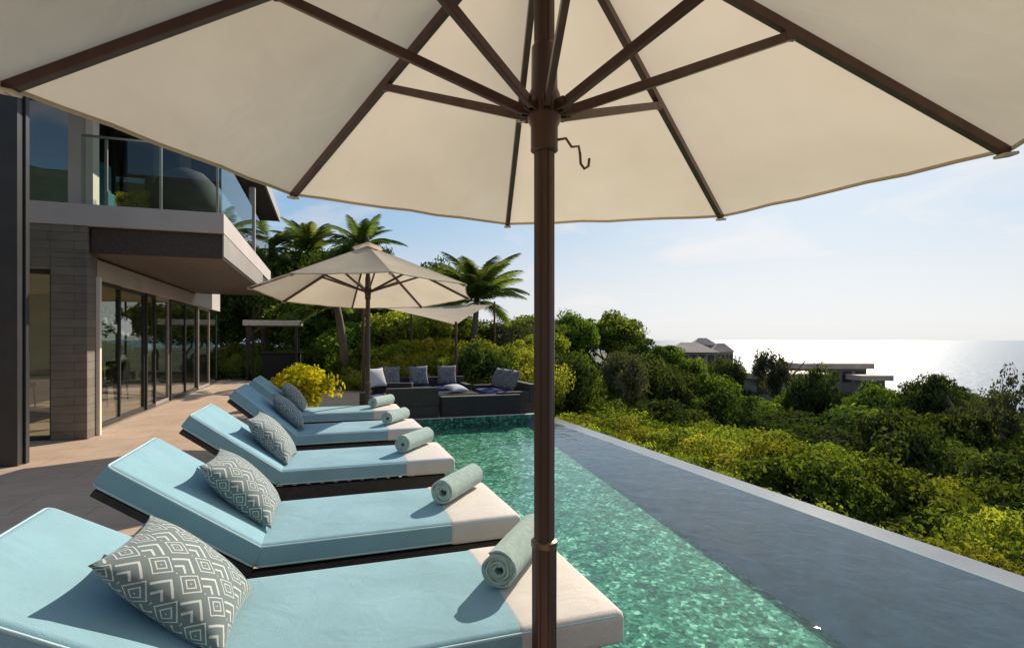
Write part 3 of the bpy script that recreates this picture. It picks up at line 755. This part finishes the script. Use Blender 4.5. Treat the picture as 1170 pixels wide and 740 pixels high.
# ------------------------------------------------------------------ foliage
def leaf_quads(cent, rng, size, nrm=None, asp=.5):
    n = len(cent)
    d = rng.normal(size=(n, 3)); d /= np.linalg.norm(d, axis=1, keepdims=True)
    u = rng.normal(size=(n, 3)); u[:, 2] *= .7
    if nrm is not None: d = d * .9 + nrm * .8; d /= np.linalg.norm(d, axis=1, keepdims=True)
    u -= (u * d).sum(1, keepdims=True) * d; u /= np.linalg.norm(u, axis=1, keepdims=True)
    v = np.cross(d, u)
    s = (size * rng.uniform(.6, 1.35, n))[:, None]
    fold = d * s * .18
    V = np.stack([cent - u * s, cent + v * s * asp + fold, cent + u * s, cent - v * s * asp + fold], 1).reshape(-1, 3)
    Fq = np.arange(n * 4).reshape(-1, 4)
    return V, Fq
def crown_mesh(name, seed, mat, nclump=60, per=110, leaf=.05, flat=.8, rad=.28, lobes=5, inner=.45, core=False):
    """crown of unit radius around the origin made of leaf clumps"""
    rng = np.random.default_rng(seed)
    L_ = rng.normal(size=(lobes, 3)); L_ /= np.linalg.norm(L_, axis=1, keepdims=True); L_[:, 2] = np.abs(L_[:, 2]) * .8 - .15
    L_ = np.vstack([L_ * .5, [[0, 0, .15]]])
    cc = []
    while len(cc) < nclump:
        b = L_[rng.integers(len(L_))]; q = rng.normal(size=3); q /= np.linalg.norm(q); q[2] = q[2] * .9 + .12
        cc.append(b + q * rng.uniform(.35, .58))
    cc = np.array(cc); cc[:, 2] *= flat
    allc, nr, tint = [], [], []
    for c in cc:
        k = int(per * rng.uniform(.5, 1.4)); r = rad * rng.uniform(.55, 1.25)
        q = rng.normal(size=(k, 3)); q /= np.linalg.norm(q, axis=1, keepdims=True)
        q2 = q * (r * rng.uniform(.55, 1.08, size=(k, 1))); q2[:, 2] *= .7
        allc.append(c + q2); nr.append(q + c / max(.3, np.linalg.norm(c)) * .6)
        tint.append(np.clip(np.full(k, rng.uniform(.0, .85)) + rng.uniform(-.15, .25, k), 0, 1))
    P = np.vstack(allc); Nn = np.vstack(nr); t = np.concatenate(tint)
    V, Fq = leaf_quads(P, rng, leaf, Nn)
    me_o = np_mesh(name, V, Fq, mat, attr=np.repeat(t, 4))
    return me_o
def trunk_mesh(seed, h=1.0, r=.035, nb=6, spread=.38):
    rnd = random.Random(seed); m = MB()
    pts = [Vector((0, 0, 0))]
    for k in range(1, 6): pts.append(Vector((rnd.uniform(-.04, .04) * k, rnd.uniform(-.04, .04) * k, h * k / 5)))
    m.tube(pts, [r * (1 - .13 * k) for k in range(6)], 8)
    for b in range(nb):
        k = rnd.randint(2, 4); p0 = pts[k].lerp(pts[k + 1], rnd.random()); a = b * 2 * math.pi / nb + rnd.uniform(-.4, .4)
        L1 = spread * rnd.uniform(.7, 1.1); d = Vector((math.cos(a), math.sin(a), .7))
        p1 = p0 + d * L1 * .5; p2 = p0 + d * L1 + Vector((0, 0, .1))
        m.tube([p0, p1, p2], [r * .5, r * .36, r * .18], 6)
    return m
CR = {}
def crown(kind, i):
    return CR[kind][i % len(CR[kind])]
def make_crowns():
    spec = {'tree': ('leaf', 5, dict(nclump=95, per=120, leaf=.048, rad=.27, lobes=6)),
            'dark': ('leafdark', 4, dict(nclump=95, per=120, leaf=.045, rad=.26, lobes=6)),
            'grey': ('leafgrey', 2, dict(nclump=70, per=110, leaf=.038, rad=.24, lobes=5)),
            'airy': ('leafgrey', 2, dict(nclump=42, per=90, leaf=.036, rad=.2, lobes=6)),
            'bright': ('leafbush', 3, dict(nclump=95, per=120, leaf=.042, rad=.25, lobes=6)),
            'bush': ('leafbush', 6, dict(nclump=90, per=210, leaf=.033, rad=.25, flat=.62, lobes=7)),
            'yellow': ('leafyellow', 1, dict(nclump=75, per=60, leaf=.075, rad=.3, flat=.8, lobes=7))}
    for k, (mat, n, kw) in spec.items():
        CR[k] = []
        for i in range(n):
            o = crown_mesh('crown', 100 + hash_(k) + i, M[mat], **kw)
            CR[k].append(o.data); bpy.data.objects.remove(o)
def hash_(s): return sum(ord(c) for c in s) * 7
make_crowns()
TR = []
for i in range(4):
    o = trunk_mesh(i).build('trunk', M['bark']); TR.append(o.data); bpy.data.objects.remove(o)
cnt = [0]
def tree(name, base, height, width, kind, label, cat='tree', group=None, rz=None, crown_frac=.62):
    """trunk from base, crown filling the top part of the height"""
    cnt[0] += 1; i = cnt[0]; rnd = random.Random(i * 13 + 5)
    r = empty(name, base, rnd.uniform(0, 6.28) if rz is None else rz, label, cat, group)
    ch = height * crown_frac
    t = bpy.data.objects.new('trunk', TR[i % 4]); C.objects.link(t); t.parent = r; hs_ = height * .62; t.scale = (hs_, hs_, hs_)
    c = bpy.data.objects.new('crown', crown(kind, i)); C.objects.link(c); c.parent = r
    c.scale = (width / 2 * rnd.uniform(.9, 1.1), width / 2 * rnd.uniform(.9, 1.1), ch / 2 / .82); c.location = (0, 0, height - ch / 2)
    return r
def shrub(name, base, height, width, kind, label, cat='shrub', group=None):
    cnt[0] += 1; i = cnt[0]; rnd = random.Random(i * 17 + 3)
    o = bpy.data.objects.new(name, crown(kind, i)); C.objects.link(o)
    o.scale = (width / 2, width / 2 * rnd.uniform(.85, 1.15), height / 1.25); o.location = (base[0], base[1], base[2] + height * .38)
    o.rotation_euler = (rnd.uniform(-.12, .12), rnd.uniform(-.12, .12), rnd.uniform(0, 6.28))
    return tag(o, label, cat, group)
def tree_px(u, vtop, wpx, d, kind, label, name='broadleaf_tree', group=None, frac=.7, base=None):
    """a tree whose crown shows at photo column u with its top at row vtop, standing d metres away"""
    p = at(u, vtop, d); g = ground(p.x, p.y) if base is None else base
    return tree(name, (p.x, p.y, g - .1), p.z - g + .1, wpx / F * d, kind, label, group=group, crown_frac=frac)
# sloping shrubs beyond the infinity edge
rs = random.Random(42); pts = []
SG = 'shrubs on the slope beyond the pool'
tries = 0
while len(pts) < 190 and tries < 6000:
    tries += 1
    y = rs.uniform(0.5, 34); x = 5.0 + (rs.random() ** .8) * 15 + max(0, y - 18) * .55
    if y < 7 and x < 4.6 + (7 - y) * .15: continue
    dd = math.hypot(x, y); r_ = .8 + dd * .035
    if any((x - a) ** 2 + (y - b) ** 2 < (.5 * (r_ + c)) ** 2 for a, b, c in pts): continue
    # keep only what the lens can see with some margin
    dep = SN * x + CS * y; lat = CS * x - SN * y
    if dep < 2 or abs(lat / dep) > 1.15: continue
    pts.append((x, y, r_))
for x, y, r_ in pts:
    hgt = (.75 + rs.random() * .55) * (1 + .02 * y)
    wdt = r_ * rs.uniform(1.7, 2.2)
    big = rs.random() < .16 and x > 8
    if big: hgt *= 1.7; wdt *= 1.25
    if x < 6.2: hgt = min(hgt, .9)
    shrub('shrub', (x, y, ground(x, y) - .08), hgt * 1.25, wdt, 'dark' if big else ('bush' if rs.random() < .8 else 'tree'), 'leafy green shrub on the slope below the infinity edge', group=SG)
# low hedge right against the outer pool wall
for k in range(16):
    y = 2.6 + k * .62
    shrub('hedge_shrub', (4.72 + rs.uniform(-.06, .12), y, -1.25), 1.0 + .18 * (y > 7), 1.05, 'bush', 'low yellow-green shrub right against the outer wall of the pool', group='low shrubs against the pool wall')
# ground cover under the shrubs
def ground_cover():
    rng = np.random.default_rng(9); P = []
    while len(P) < 26000:
        y = rng.uniform(0, 60); x = 4.5 + rng.random() ** .7 * 42
        P.append((x, y, ground(x, y) + rng.uniform(.02, .35)))
    V, Fq = leaf_quads(np.array(P), rng, .16)
    o = np_mesh('ground_cover', V, Fq, M['leaf'], attr=np.repeat(rng.random(len(P)), 4)); tag(o, 'dense low green undergrowth on the slope under the shrubs', 'undergrowth', kind='stuff')
ground_cover()
# trees in the gully and beyond, by photo column
sky_u = [600, 640, 725, 760, 800, 850, 900, 960, 1010, 1060, 1110, 1150, 1200]
sky_v = [372, 375, 392, 402, 420, 444, 456, 446, 444, 440, 442, 466, 478]
near_v = [440, 445, 460, 462, 464, 466, 466, 460, 462, 468, 476, 494, 510]
rt = random.Random(7); ftr = []
tries = 0
while len(ftr) < 120 and tries < 4000:
    tries += 1
    u = rt.uniform(600, 1230); d = 24 + rt.random() ** .8 * 60
    p = at(u, 400, d); s = p.x - .55 * max(p.y - 18, 0)
    if s < 18.5 or s > 80: continue
    if any((p.x - a) ** 2 + (p.y - b) ** 2 < (2.1 + d * .03) ** 2 for a, b in ftr): continue
    ftr.append((p.x, p.y))
    v0, v1 = np.interp(u, sky_u, near_v), np.interp(u, sky_u, sky_v)
    t = min(1, (d - 24) / 36) ** .7
    v = v0 + (v1 - v0) * t + rt.uniform(-6, 22)
    ztop = H0 - (v - PY) / F * d; g = ground(p.x, p.y)
    hh = ztop - g
    if hh < 2.2 : hh = 2.2
    tree('broadleaf_tree', (p.x, p.y, g - .2), hh, rt.uniform(5.0, 7.6) * (1 + d * .003), rt.choice(['tree', 'dark', 'dark', 'dark', 'dark', 'dark', 'grey']), 'dark leafy tree in the valley below the shrub slope', group='trees in the valley', crown_frac=.8)  # mostly dark leaf colour, which puts shade into the backlit crowns
# named trees of the middle distance
tree_px(885, 386, 46, 62, 'grey', 'round crowned tree standing against the bright sea between the two hillside villas')
tree_px(1152, 404, 88, 30, 'airy', 'sparse grey-leaved tree at the right photo edge against the sea', frac=.6)
tree_px(1065, 420, 70, 45, 'dark', 'bushy tree on the skyline with thin bare twigs, left of the sparse grey tree', frac=.6)
tree_px(935, 412, 60, 48, 'dark', 'dark pointed tree in front of the long flat building', frac=.7)
tree_px(690, 350, 95, 34, 'tree', 'broad green tree just right of the parasol pole, highest on that side', frac=.62)
tree_px(652, 352, 60, 30, 'tree', 'green tree partly hidden by the parasol pole', frac=.62)
tree_px(722, 372, 60, 40, 'dark', 'small dark tree at the right foot of the broad green tree', frac=.62)
tree_px(752, 390, 60, 44, 'tree', 'bright green tree in front of the tan roofed villa', frac=.7)
tree_px(825, 398, 45, 60, 'dark', 'small dark tree right of the tan roofed villa', frac=.7)
tree_px(705, 385, 70, 22, 'grey', 'grey-leaved tall hedge tree above the end of the pool edge', frac=.85)
tree_px(655, 398, 60, 18, 'tree', 'light green leafy tree beside the parasol pole above the pool end', frac=.85)
tree_px(765, 408, 80, 27, 'dark', 'large dark tree mass at the start of the shrub slope', frac=.85)
tree_px(815, 420, 60, 34, 'tree', 'green rounded tree below the tan roofed villa', frac=.85)
tree_px(782, 398, 55, 52, 'tree', 'green tree hiding the walls of the tan roofed villa', frac=.8)
tree_px(905, 440, 50, 50, 'tree', 'green tree below the long flat building, left of the pointed tree', frac=.8)
tree_px(1000, 432, 60, 50, 'tree', 'light green tree at the right foot of the flat roofed building', frac=.8)
# forest behind the lounge terrace
back = [(215, 345, 90, 36, 'tree'), (262, 345, 90, 38, 'tree'), (305, 340, 90, 37, 'dark'), (350, 345, 90, 36, 'tree'), (395, 345, 90, 38, 'dark'), (180, 340, 90, 38, 'tree'),
        (285, 258, 70, 26, 'dark'), (325, 268, 80, 30, 'tree'), (405, 262, 80, 27, 'tree'), (430, 275, 50, 34, 'dark'), (370, 275, 70, 32, 'dark'),
        (492, 290, 70, 30, 'dark'), (455, 300, 80, 24, 'tree'), (470, 345, 80, 21, 'bright'), (520, 350, 70, 24, 'bright'), (575, 355, 70, 24, 'grey'), (605, 352, 70, 27, 'bright'),
        (350, 335, 90, 27, 'tree'), (300, 335, 80, 30, 'bright'), (265, 330, 80, 31, 'bright'), (410, 360, 80, 21, 'tree'), (450, 385, 60, 18, 'bright'), (500, 378, 60, 18.5, 'bright'),
        (550, 380, 60, 18, 'bright'), (590, 385, 60, 17, 'bright'), (625, 372, 60, 20, 'bright'), (290, 385, 60, 28, 'bright'), (250, 300, 60, 29, 'tree'), (225, 330, 60, 31, 'bright'), (345, 390, 60, 26, 'tree')]
for k, (u, v, wp, d, kd) in enumerate(back):
    tree_px(u, v, wp * 1.25, d, kd, 'dense tropical tree behind the parasols and the lounge corner', group='trees behind the lounge corner', frac=.8, base=-.7)
for k in range(30):
    u = 240 + k * 13.5 + rs.uniform(-5, 5); d = rs.uniform(14.8, 18) if u > 400 else rs.uniform(25.5, 28)
    p = at(u, 440, d)
    shrub('garden_shrub', (p.x, p.y, -.6), rs.uniform(1.2, 2.0), 2.2, rs.choice(['bush', 'dark', 'tree']), 'green garden shrub at the foot of the trees behind the lounge', group='garden shrubs behind the lounge')

# yellow bush
shrub('yellow_shrub', (-.40, 10.9, 0), .95, 1.22, 'yellow', 'bright yellow leafy bush behind the farthest lounger')

# ------------------------------------------------------------------ palms
def frond_mesh(seed, L_=2.4):
    rng = np.random.default_rng(seed); V = []; Fq = []; tint = []
    n = 46
    def spine(t): return np.array([L_ * t * (1 - .12 * t * t), 0, .55 * L_ * t * .6 - .85 * L_ * .62 * t * t])
    for i in range(n):
        t = .1 + .9 * i / n; p = spine(t); q = spine(min(1, t + .02)); tg = q - p; tg /= np.linalg.norm(tg) + 1e-9
        ln = L_ * .24 * math.sin(math.pi * (.12 + .8 * t)) * rng.uniform(.85, 1.1)
        for sd in (-1, 1):
            dr = tg * .55 + np.array([0, sd, 0]) * .85 + np.array([0, 0, -.35 + rng.uniform(-.1, .1)]); dr /= np.linalg.norm(dr)
            wv = tg * .022 * L_ * .55
            b = len(V); V += [p - wv, p + wv, p + dr * ln * .6 + wv * .8 - np.array([0, 0, .02]), p + dr * ln - np.array([0, 0, .10 * ln])]
            Fq.append((b, b + 1, b + 2, b + 3)); tint += [rng.random()] * 4
    # midrib as a thin square tube
    for i in range(12):
        p, q = spine(i / 12), spine((i + 1) / 12); r = .018 * (1 - i / 14)
        b = len(V)
        for c in (p, q): V += [c + [0, r, 0], c + [0, 0, r], c + [0, -r, 0], c + [0, 0, -r]]
        for k in range(4): Fq.append((b + k, b + (k + 1) % 4, b + 4 + (k + 1) % 4, b + 4 + k)); 
        tint += [.5] * 8
    o = np_mesh('frond', V, Fq, M['frond'], attr=tint); me = o.data; bpy.data.objects.remove(o); return me
FM = [frond_mesh(i) for i in range(3)]
def palm(top, base, label, n=15, sc=1.0, seed=0, lean=0, group=None):
    rnd = random.Random(seed); top = Vector(top); base = Vector(base)
    r = empty('palm_tree', base, 0, label, 'palm tree', group); h = top - base
    pts = [Vector((h.x * (t ** 1.6) if False else h.x * t * t, h.y * t * t, h.z * t)) for t in [k / 8 for k in range(9)]]
    MB().tube(pts, [.17 - .008 * k for k in range(9)], 10).build('trunk', M['bark'], r, True)
    for k in range(n):
        f = bpy.data.objects.new('frond', FM[k % 3]); C.objects.link(f); f.parent = r; f.location = h
        el = rnd.uniform(-.9, .35) if k > n * .35 else rnd.uniform(-1.2, -.75)
        f.rotation_euler = (rnd.uniform(-.2, .2), el, k * 2.4 + rnd.uniform(-.2, .2)); s = sc * rnd.uniform(.8, 1.1); f.scale = (s, s, s)
def palm_px(u, v, d, ub, label, **k):
    t = at(u, v, d); b = at(ub, v, d); palm(t, (b.x, b.y, -.7), label, **k)
palm_px(545, 345, 22, 540, 'tall palm with arching fronds right of the rear parasol', seed=4, sc=1.15, n=30)
palm_px(412, 283, 27, 400, 'feathery palm rising behind the top of the rear parasol', seed=2, sc=1.0, n=24)
palm_px(352, 290, 29, 350, 'feathery palm half sunk in trees, left of the rear parasol top', seed=12, sc=1.05, n=24)
palm_px(300, 292, 27, 302, 'feathery palm beside the white edge of the villa balcony', seed=6, sc=1.0, n=24)
palm_px(385, 350, 17.5, 396, 'short palm with a bare leaning trunk left of the rear parasol pole', seed=9, sc=.7, n=12)

# ------------------------------------------------------------------ shade sail, cabana, dark bar
def sail():
    A, Bq, Cq = at(415, 347, 13.2), at(565, 347, 19), at(521, 371, 13.5)
    Dq = at(470, 351, 19.5)
    r = empty('shade_sail', (Cq.x, Cq.y, -.12), 0, 'cream triangular shade sail on slim posts above the lounge corner', 'shade sail')
    o = Vector((Cq.x, Cq.y, -.12)); m = MB(); n = 10; g = {}
    def pt(u, v):
        p = A.lerp(Cq, u).lerp(Dq.lerp(Bq, u), v); k = u * (1 - u) * v * (1 - v) * 16
        cen = (A + Bq + Cq + Dq) / 4; e = (abs(u - .5) * 2) ** 2 * (4 * v * (1 - v)) + (abs(v - .5) * 2) ** 2 * (4 * u * (1 - u))
        p = p.lerp(cen, .07 * e); p.z -= .06 * k; return p - o
    for i in range(n + 1):
        for j in range(n + 1): g[i, j] = m.bm.verts.new(pt(i / n, j / n))
    for i in range(n):
        for j in range(n): m.bm.faces.new((g[i, j], g[i + 1, j], g[i + 1, j + 1], g[i, j + 1]))
    m.build('sail_cloth', M['canopy'], r, True)
    for q in (A, Cq, Bq, Dq):
        b = Vector((q.x, q.y, -.12 if q.y < 14 else -.8)); MB().tube([b - o, q - o + Vector((0, 0, .08))], .035, 12).build('post', M['bronze'], r, 'auto')
sail()
def cabana():
    p = at(314, 371, 22); o = Vector((p.x, p.y, -.7))
    r = empty('cabana', o, 0, 'small cream roofed garden cabana with dark bar, between villa and yellow bush', 'cabana')
    zt_ = p.z - o.z
    MB().box(-1.05, 1.05, -1.0, 1.0, zt_ - .06, zt_ + .15, .02).build('roof', M['canopy_solid'], r)
    for x, y in ((-.9, -.85), (.85, -.85), (-.9, .85), (.85, .85)): MB().box(x - .05, x + .05, y - .05, y + .05, 0, zt_ - .061, .005).build('post', M['darkmetal'], r)
    MB().box(-.4, 1.0, -.75, -.1, 0, 1.55, .01).build('bar_counter', M['interior_dark'], r)
    MB().box(-.45, 1.05, -.8, -.05, 1.551, 1.6, .005).build('counter_top', M['darkmetal'], r)
M['canopy_solid'] = pmat('cream_painted_roof', (.66, .58, .46), .8)
cabana()

# ------------------------------------------------------------------ lounge furniture
LZ = -.12
def sofa(name, loc, rz, ln, dp, label, arm=True, seats=3):
    r = empty(name, loc, rz, label, 'sofa', 'dark wicker sofas in the lounge corner')
    b = MB(); b.box(0, ln, 0, dp, .04, .28, .01).build('base', M['frame'], r)
    MB().box(0, ln, dp - .14, dp, .281, .62, .01).build('backrest', M['frame'], r)
    if arm:
        for x in (0, ln - .14): MB().box(x, x + .14, 0, dp - .141, .281, .48, .01).build('armrest', M['frame'], r)
    w_ = (ln - .3) / seats
    for k in range(seats):
        s = MB(); soft_box(s, .15 + w_ * (k + .5), (dp - .14) / 2, .345, w_ / 2 - .006, (dp - .16) / 2, .06, .03, 4, 4, .01, seed=k); s.build('seat_cushion', M['darkblue'], r, True)
    return r
sofa('sofa', (1.0, 12.2, LZ), 0, 2.2, .85, 'long dark wicker sofa with navy seats facing the pool', seats=3)
sofa('sofa', (3.2, 12.1, LZ), R(-90), 1.95, .8, 'dark wicker sofa standing at the right end of the lounge corner', seats=2)
sofa('armchair', (2.0, 10.75, LZ), R(180), .95, .72, 'dark wicker armchair with its back turned to the pool', seats=1)
lab = [('grey', 1.35, 12.62, .30, -8), ('grey', 2.05, 12.66, .30, 6), ('grey', 2.75, 12.62, .3, -4)]
pg = pillow_mesh('cushion', M['greycush'], .46, .15, 12, 4); pw = pillow_mesh('cushion', M['whitecush'], .42, .14, 12, 6)
for me, x, y, z, rz, tl, lb in [
        (pg, 1.40, 12.68, .56, 0, 72, 'grey cushion at the left end of the long dark sofa'),
        (pg, 2.05, 12.70, .56, 4, 72, 'grey cushion in the middle of the long dark sofa'),
        (pg, 2.72, 12.70, .56, -6, 72, 'grey cushion at the right end of the long dark sofa'),
        (pg, 3.68, 11.75, .54, -90, 68, 'grey cushion on the right dark sofa, farther from the pool'),
        (pg, 3.70, 11.25, .54, -86, 68, 'grey cushion in the middle of the right dark sofa'),
        (pg, 3.72, 10.75, .54, -94, 68, 'grey cushion on the right dark sofa nearest the pool'),
        (pw, 2.62, 11.3, .36, 20, 12, 'white cushion lying flat on the dark low table'),
        (pw, .98, 11.35, .62, 30, 65, 'white cushion beside the rear parasol pole on the left lounge chair')]:
    o = bpy.data.objects.new('cushion', me); C.objects.link(o); o.location = (x, y, z)
    o.rotation_euler = (Matrix.Rotation(R(rz), 3, 'Z') @ Matrix.Rotation(R(tl), 3, 'X')).to_euler(); tag(o, lb, 'cushion')
t = empty('low_table', (2.6, 11.3, LZ), 0, 'low dark wicker table in the middle of the lounge corner', 'table')
MB().box(-.42, .42, -.35, .35, .05, .36, .01).build('body', M['frame'], t); MB().box(-.44, .44, -.37, .37, .361, .39, .005).build('tabletop', M['darkmetal'], t)
sofa('armchair', (.62, 10.95, LZ), R(-20), .9, .75, 'dark wicker armchair left of the long sofa, by the parasol pole', seats=1)
pn = empty('planter', (3.0, 10.06, LZ), 0, 'long dark planter box standing on the pool end coping', 'planter')
MB().box(-.95, .62, -.07, .20, 0, .44, .008).build('box', M['interior_dark'], pn)

# ------------------------------------------------------------------ furniture inside the villa
def dining():
    t = empty('dining_table', (-5.2, 13.6, 0), 0, 'wooden dining table behind the villa glass doors', 'table')
    MB().box(-.5, .5, -1.2, 1.2, .71, .76, .006).build('tabletop', M['wood'], t)
    for x, y in ((-.42, -1.1), (.38, -1.1), (-.42, 1.06), (.38, 1.06)): MB().box(x, x + .06, y, y + .06, 0, .709, .004).build('leg', M['wood'], t)
    first = None
    for k, (x, y, rz) in enumerate([(-4.5, 12.8, 0), (-4.5, 13.6, 0), (-4.5, 14.4, 0), (-5.9, 12.8, 180), (-5.9, 13.6, 180)]):
        if first is None:
            c = empty('dining_chair', (x, y, 0), 0); first = c
            s = MB(); soft_box(s, 0, 0, .46, .24, .24, .05, .03, 3, 3, .01); s.build('seat', M['interior_dark'], c, True)
            s = MB(); soft_box(s, .22, 0, .72, .035, .24, .22, .03, 3, 3, 0); s.build('backrest', M['interior_dark'], c, True)
            for lx in (-.2, .2):
                for ly in (-.2, .2): MB().tube([(lx * 1.1, ly * 1.1, 0), (lx, ly, .42)], [.014, .02], 8).build('leg', M['darkmetal'], c)
        else: c = copy_tree(first)
        c.location = (x, y, 0); c.rotation_euler.z = R(rz)
        tag(c, 'dark dining chair behind the villa glass doors', 'chair', 'dining chairs inside the villa')
dining()
t = empty('shelf_unit', (-5.2, 9.9, 0), 0, 'pale open shelf unit inside the villa beside the stone pier', 'shelf')
m = MB()
for z in (.3, .8, 1.3, 1.8): m.box(-.6, .6, 0, .35, z, z + .04, .003)
m.box(-.64, -.6, 0, .35, 0, 2.1, .003); m.box(.6, .64, 0, .35, 0, 2.1, .003); m.build('shelves', M['whitewall'], t)
t = empty('upstairs_sofa', (-4.5, 10.5, 3.3), 0, 'teal sofa upstairs behind the left balcony window', 'sofa')
s = MB(); soft_box(s, 0, .3, .3, 1.2, .4, .2, .06, 5, 4, .02); s.build('seat', M['interior_teal'], t, True)
s = MB(); soft_box(s, 0, -.1, .5, 1.2, .12, .42, .06, 5, 4, .0); s.build('backrest', M['interior_teal'], t, True)
shrub('balcony_plant', (-2.75, 9.9, 3.28), .5, .55, 'bush', 'bright green potted plant on the balcony left of the round chair', 'plant')

# ------------------------------------------------------------------ villas on the far hillside
def hill_villa(name, u0, u1, vt, vb_, d, label, roofkind):
    a, b = at(u0, vt, d), at(u1, vt, d); c = (a + b) / 2; wv = (b - a).length
    z1 = c.z; z0 = at(u0, vb_, d).z; g = ground(c.x, c.y)
    r = empty(name, (c.x, c.y, g), -TH, label, 'villa')
    top = z1 - g; dep = wv * .6
    wall_top = z0 - g
    wl = MB().box(-wv / 2, wv / 2, -dep / 2, dep / 2, -1, wall_top, .02).build('wall', M['concrete'], r)
    for k in range(5):
        x = -wv / 2 + wv * (k + .5) / 5
        MB().box(x - wv * .07, x + wv * .07, -dep / 2 - .04, -dep / 2 + .02, wall_top - 1.9, wall_top - .35, .01).build('window', M['darkmetal'], r)
    if roofkind == 'hip':
        m = MB(); B = m.bm; e = wv * .08; ry = dep * .0
        lo = [B.verts.new(q) for q in ((-wv / 2 - e, -dep / 2 - e, wall_top + .01), (wv / 2 + e, -dep / 2 - e, wall_top + .01), (wv / 2 + e, dep / 2 + e, wall_top + .01), (-wv / 2 - e, dep / 2 + e, wall_top + .01))]
        hi = [B.verts.new(q) for q in ((-wv * .18, 0, top), (wv * .18, 0, top))]
        for q in ((lo[0], lo[1], hi[1], hi[0]), (lo[1], lo[2], hi[1]), (lo[2], lo[3], hi[0], hi[1]), (lo[3], lo[0], hi[0]), (lo[3], lo[2], lo[1], lo[0])): B.faces.new(q)
        m.build('roof', M['rooftan'] if 'tan' in label else M['roofshingle'], r)
    else:
        MB().box(-wv / 2 - .6, wv / 2 + .6, -dep / 2 - .8, dep / 2 + .8, wall_top + .01, top, .03).build('roof', M['rooftan'], r)
hill_villa('hillside_villa', 762, 812, 391, 402, 78, 'low villa with a tan hipped roof on the far hillside', 'hip')
hill_villa('hillside_villa', 790, 815, 386, 394, 96, 'dark grey hipped roof house rising behind the tan roofed villa', 'hip')
hill_villa('hillside_villa', 812, 835, 392, 402, 80, 'small tan roofed wing house right of the dark grey hipped roof', 'hip')
hill_villa('hillside_building', 852, 930, 425, 431, 70, 'long low flat roofed building below the round crowned tree', 'flat')
hill_villa('hillside_building', 904, 976, 414, 420, 80, 'upper flat roofed building with overhanging roof in front of the sea', 'flat')
hill_villa('hillside_building', 980, 1006, 428, 434, 74, 'small flat roofed building right of the upper flat roofed one', 'flat')
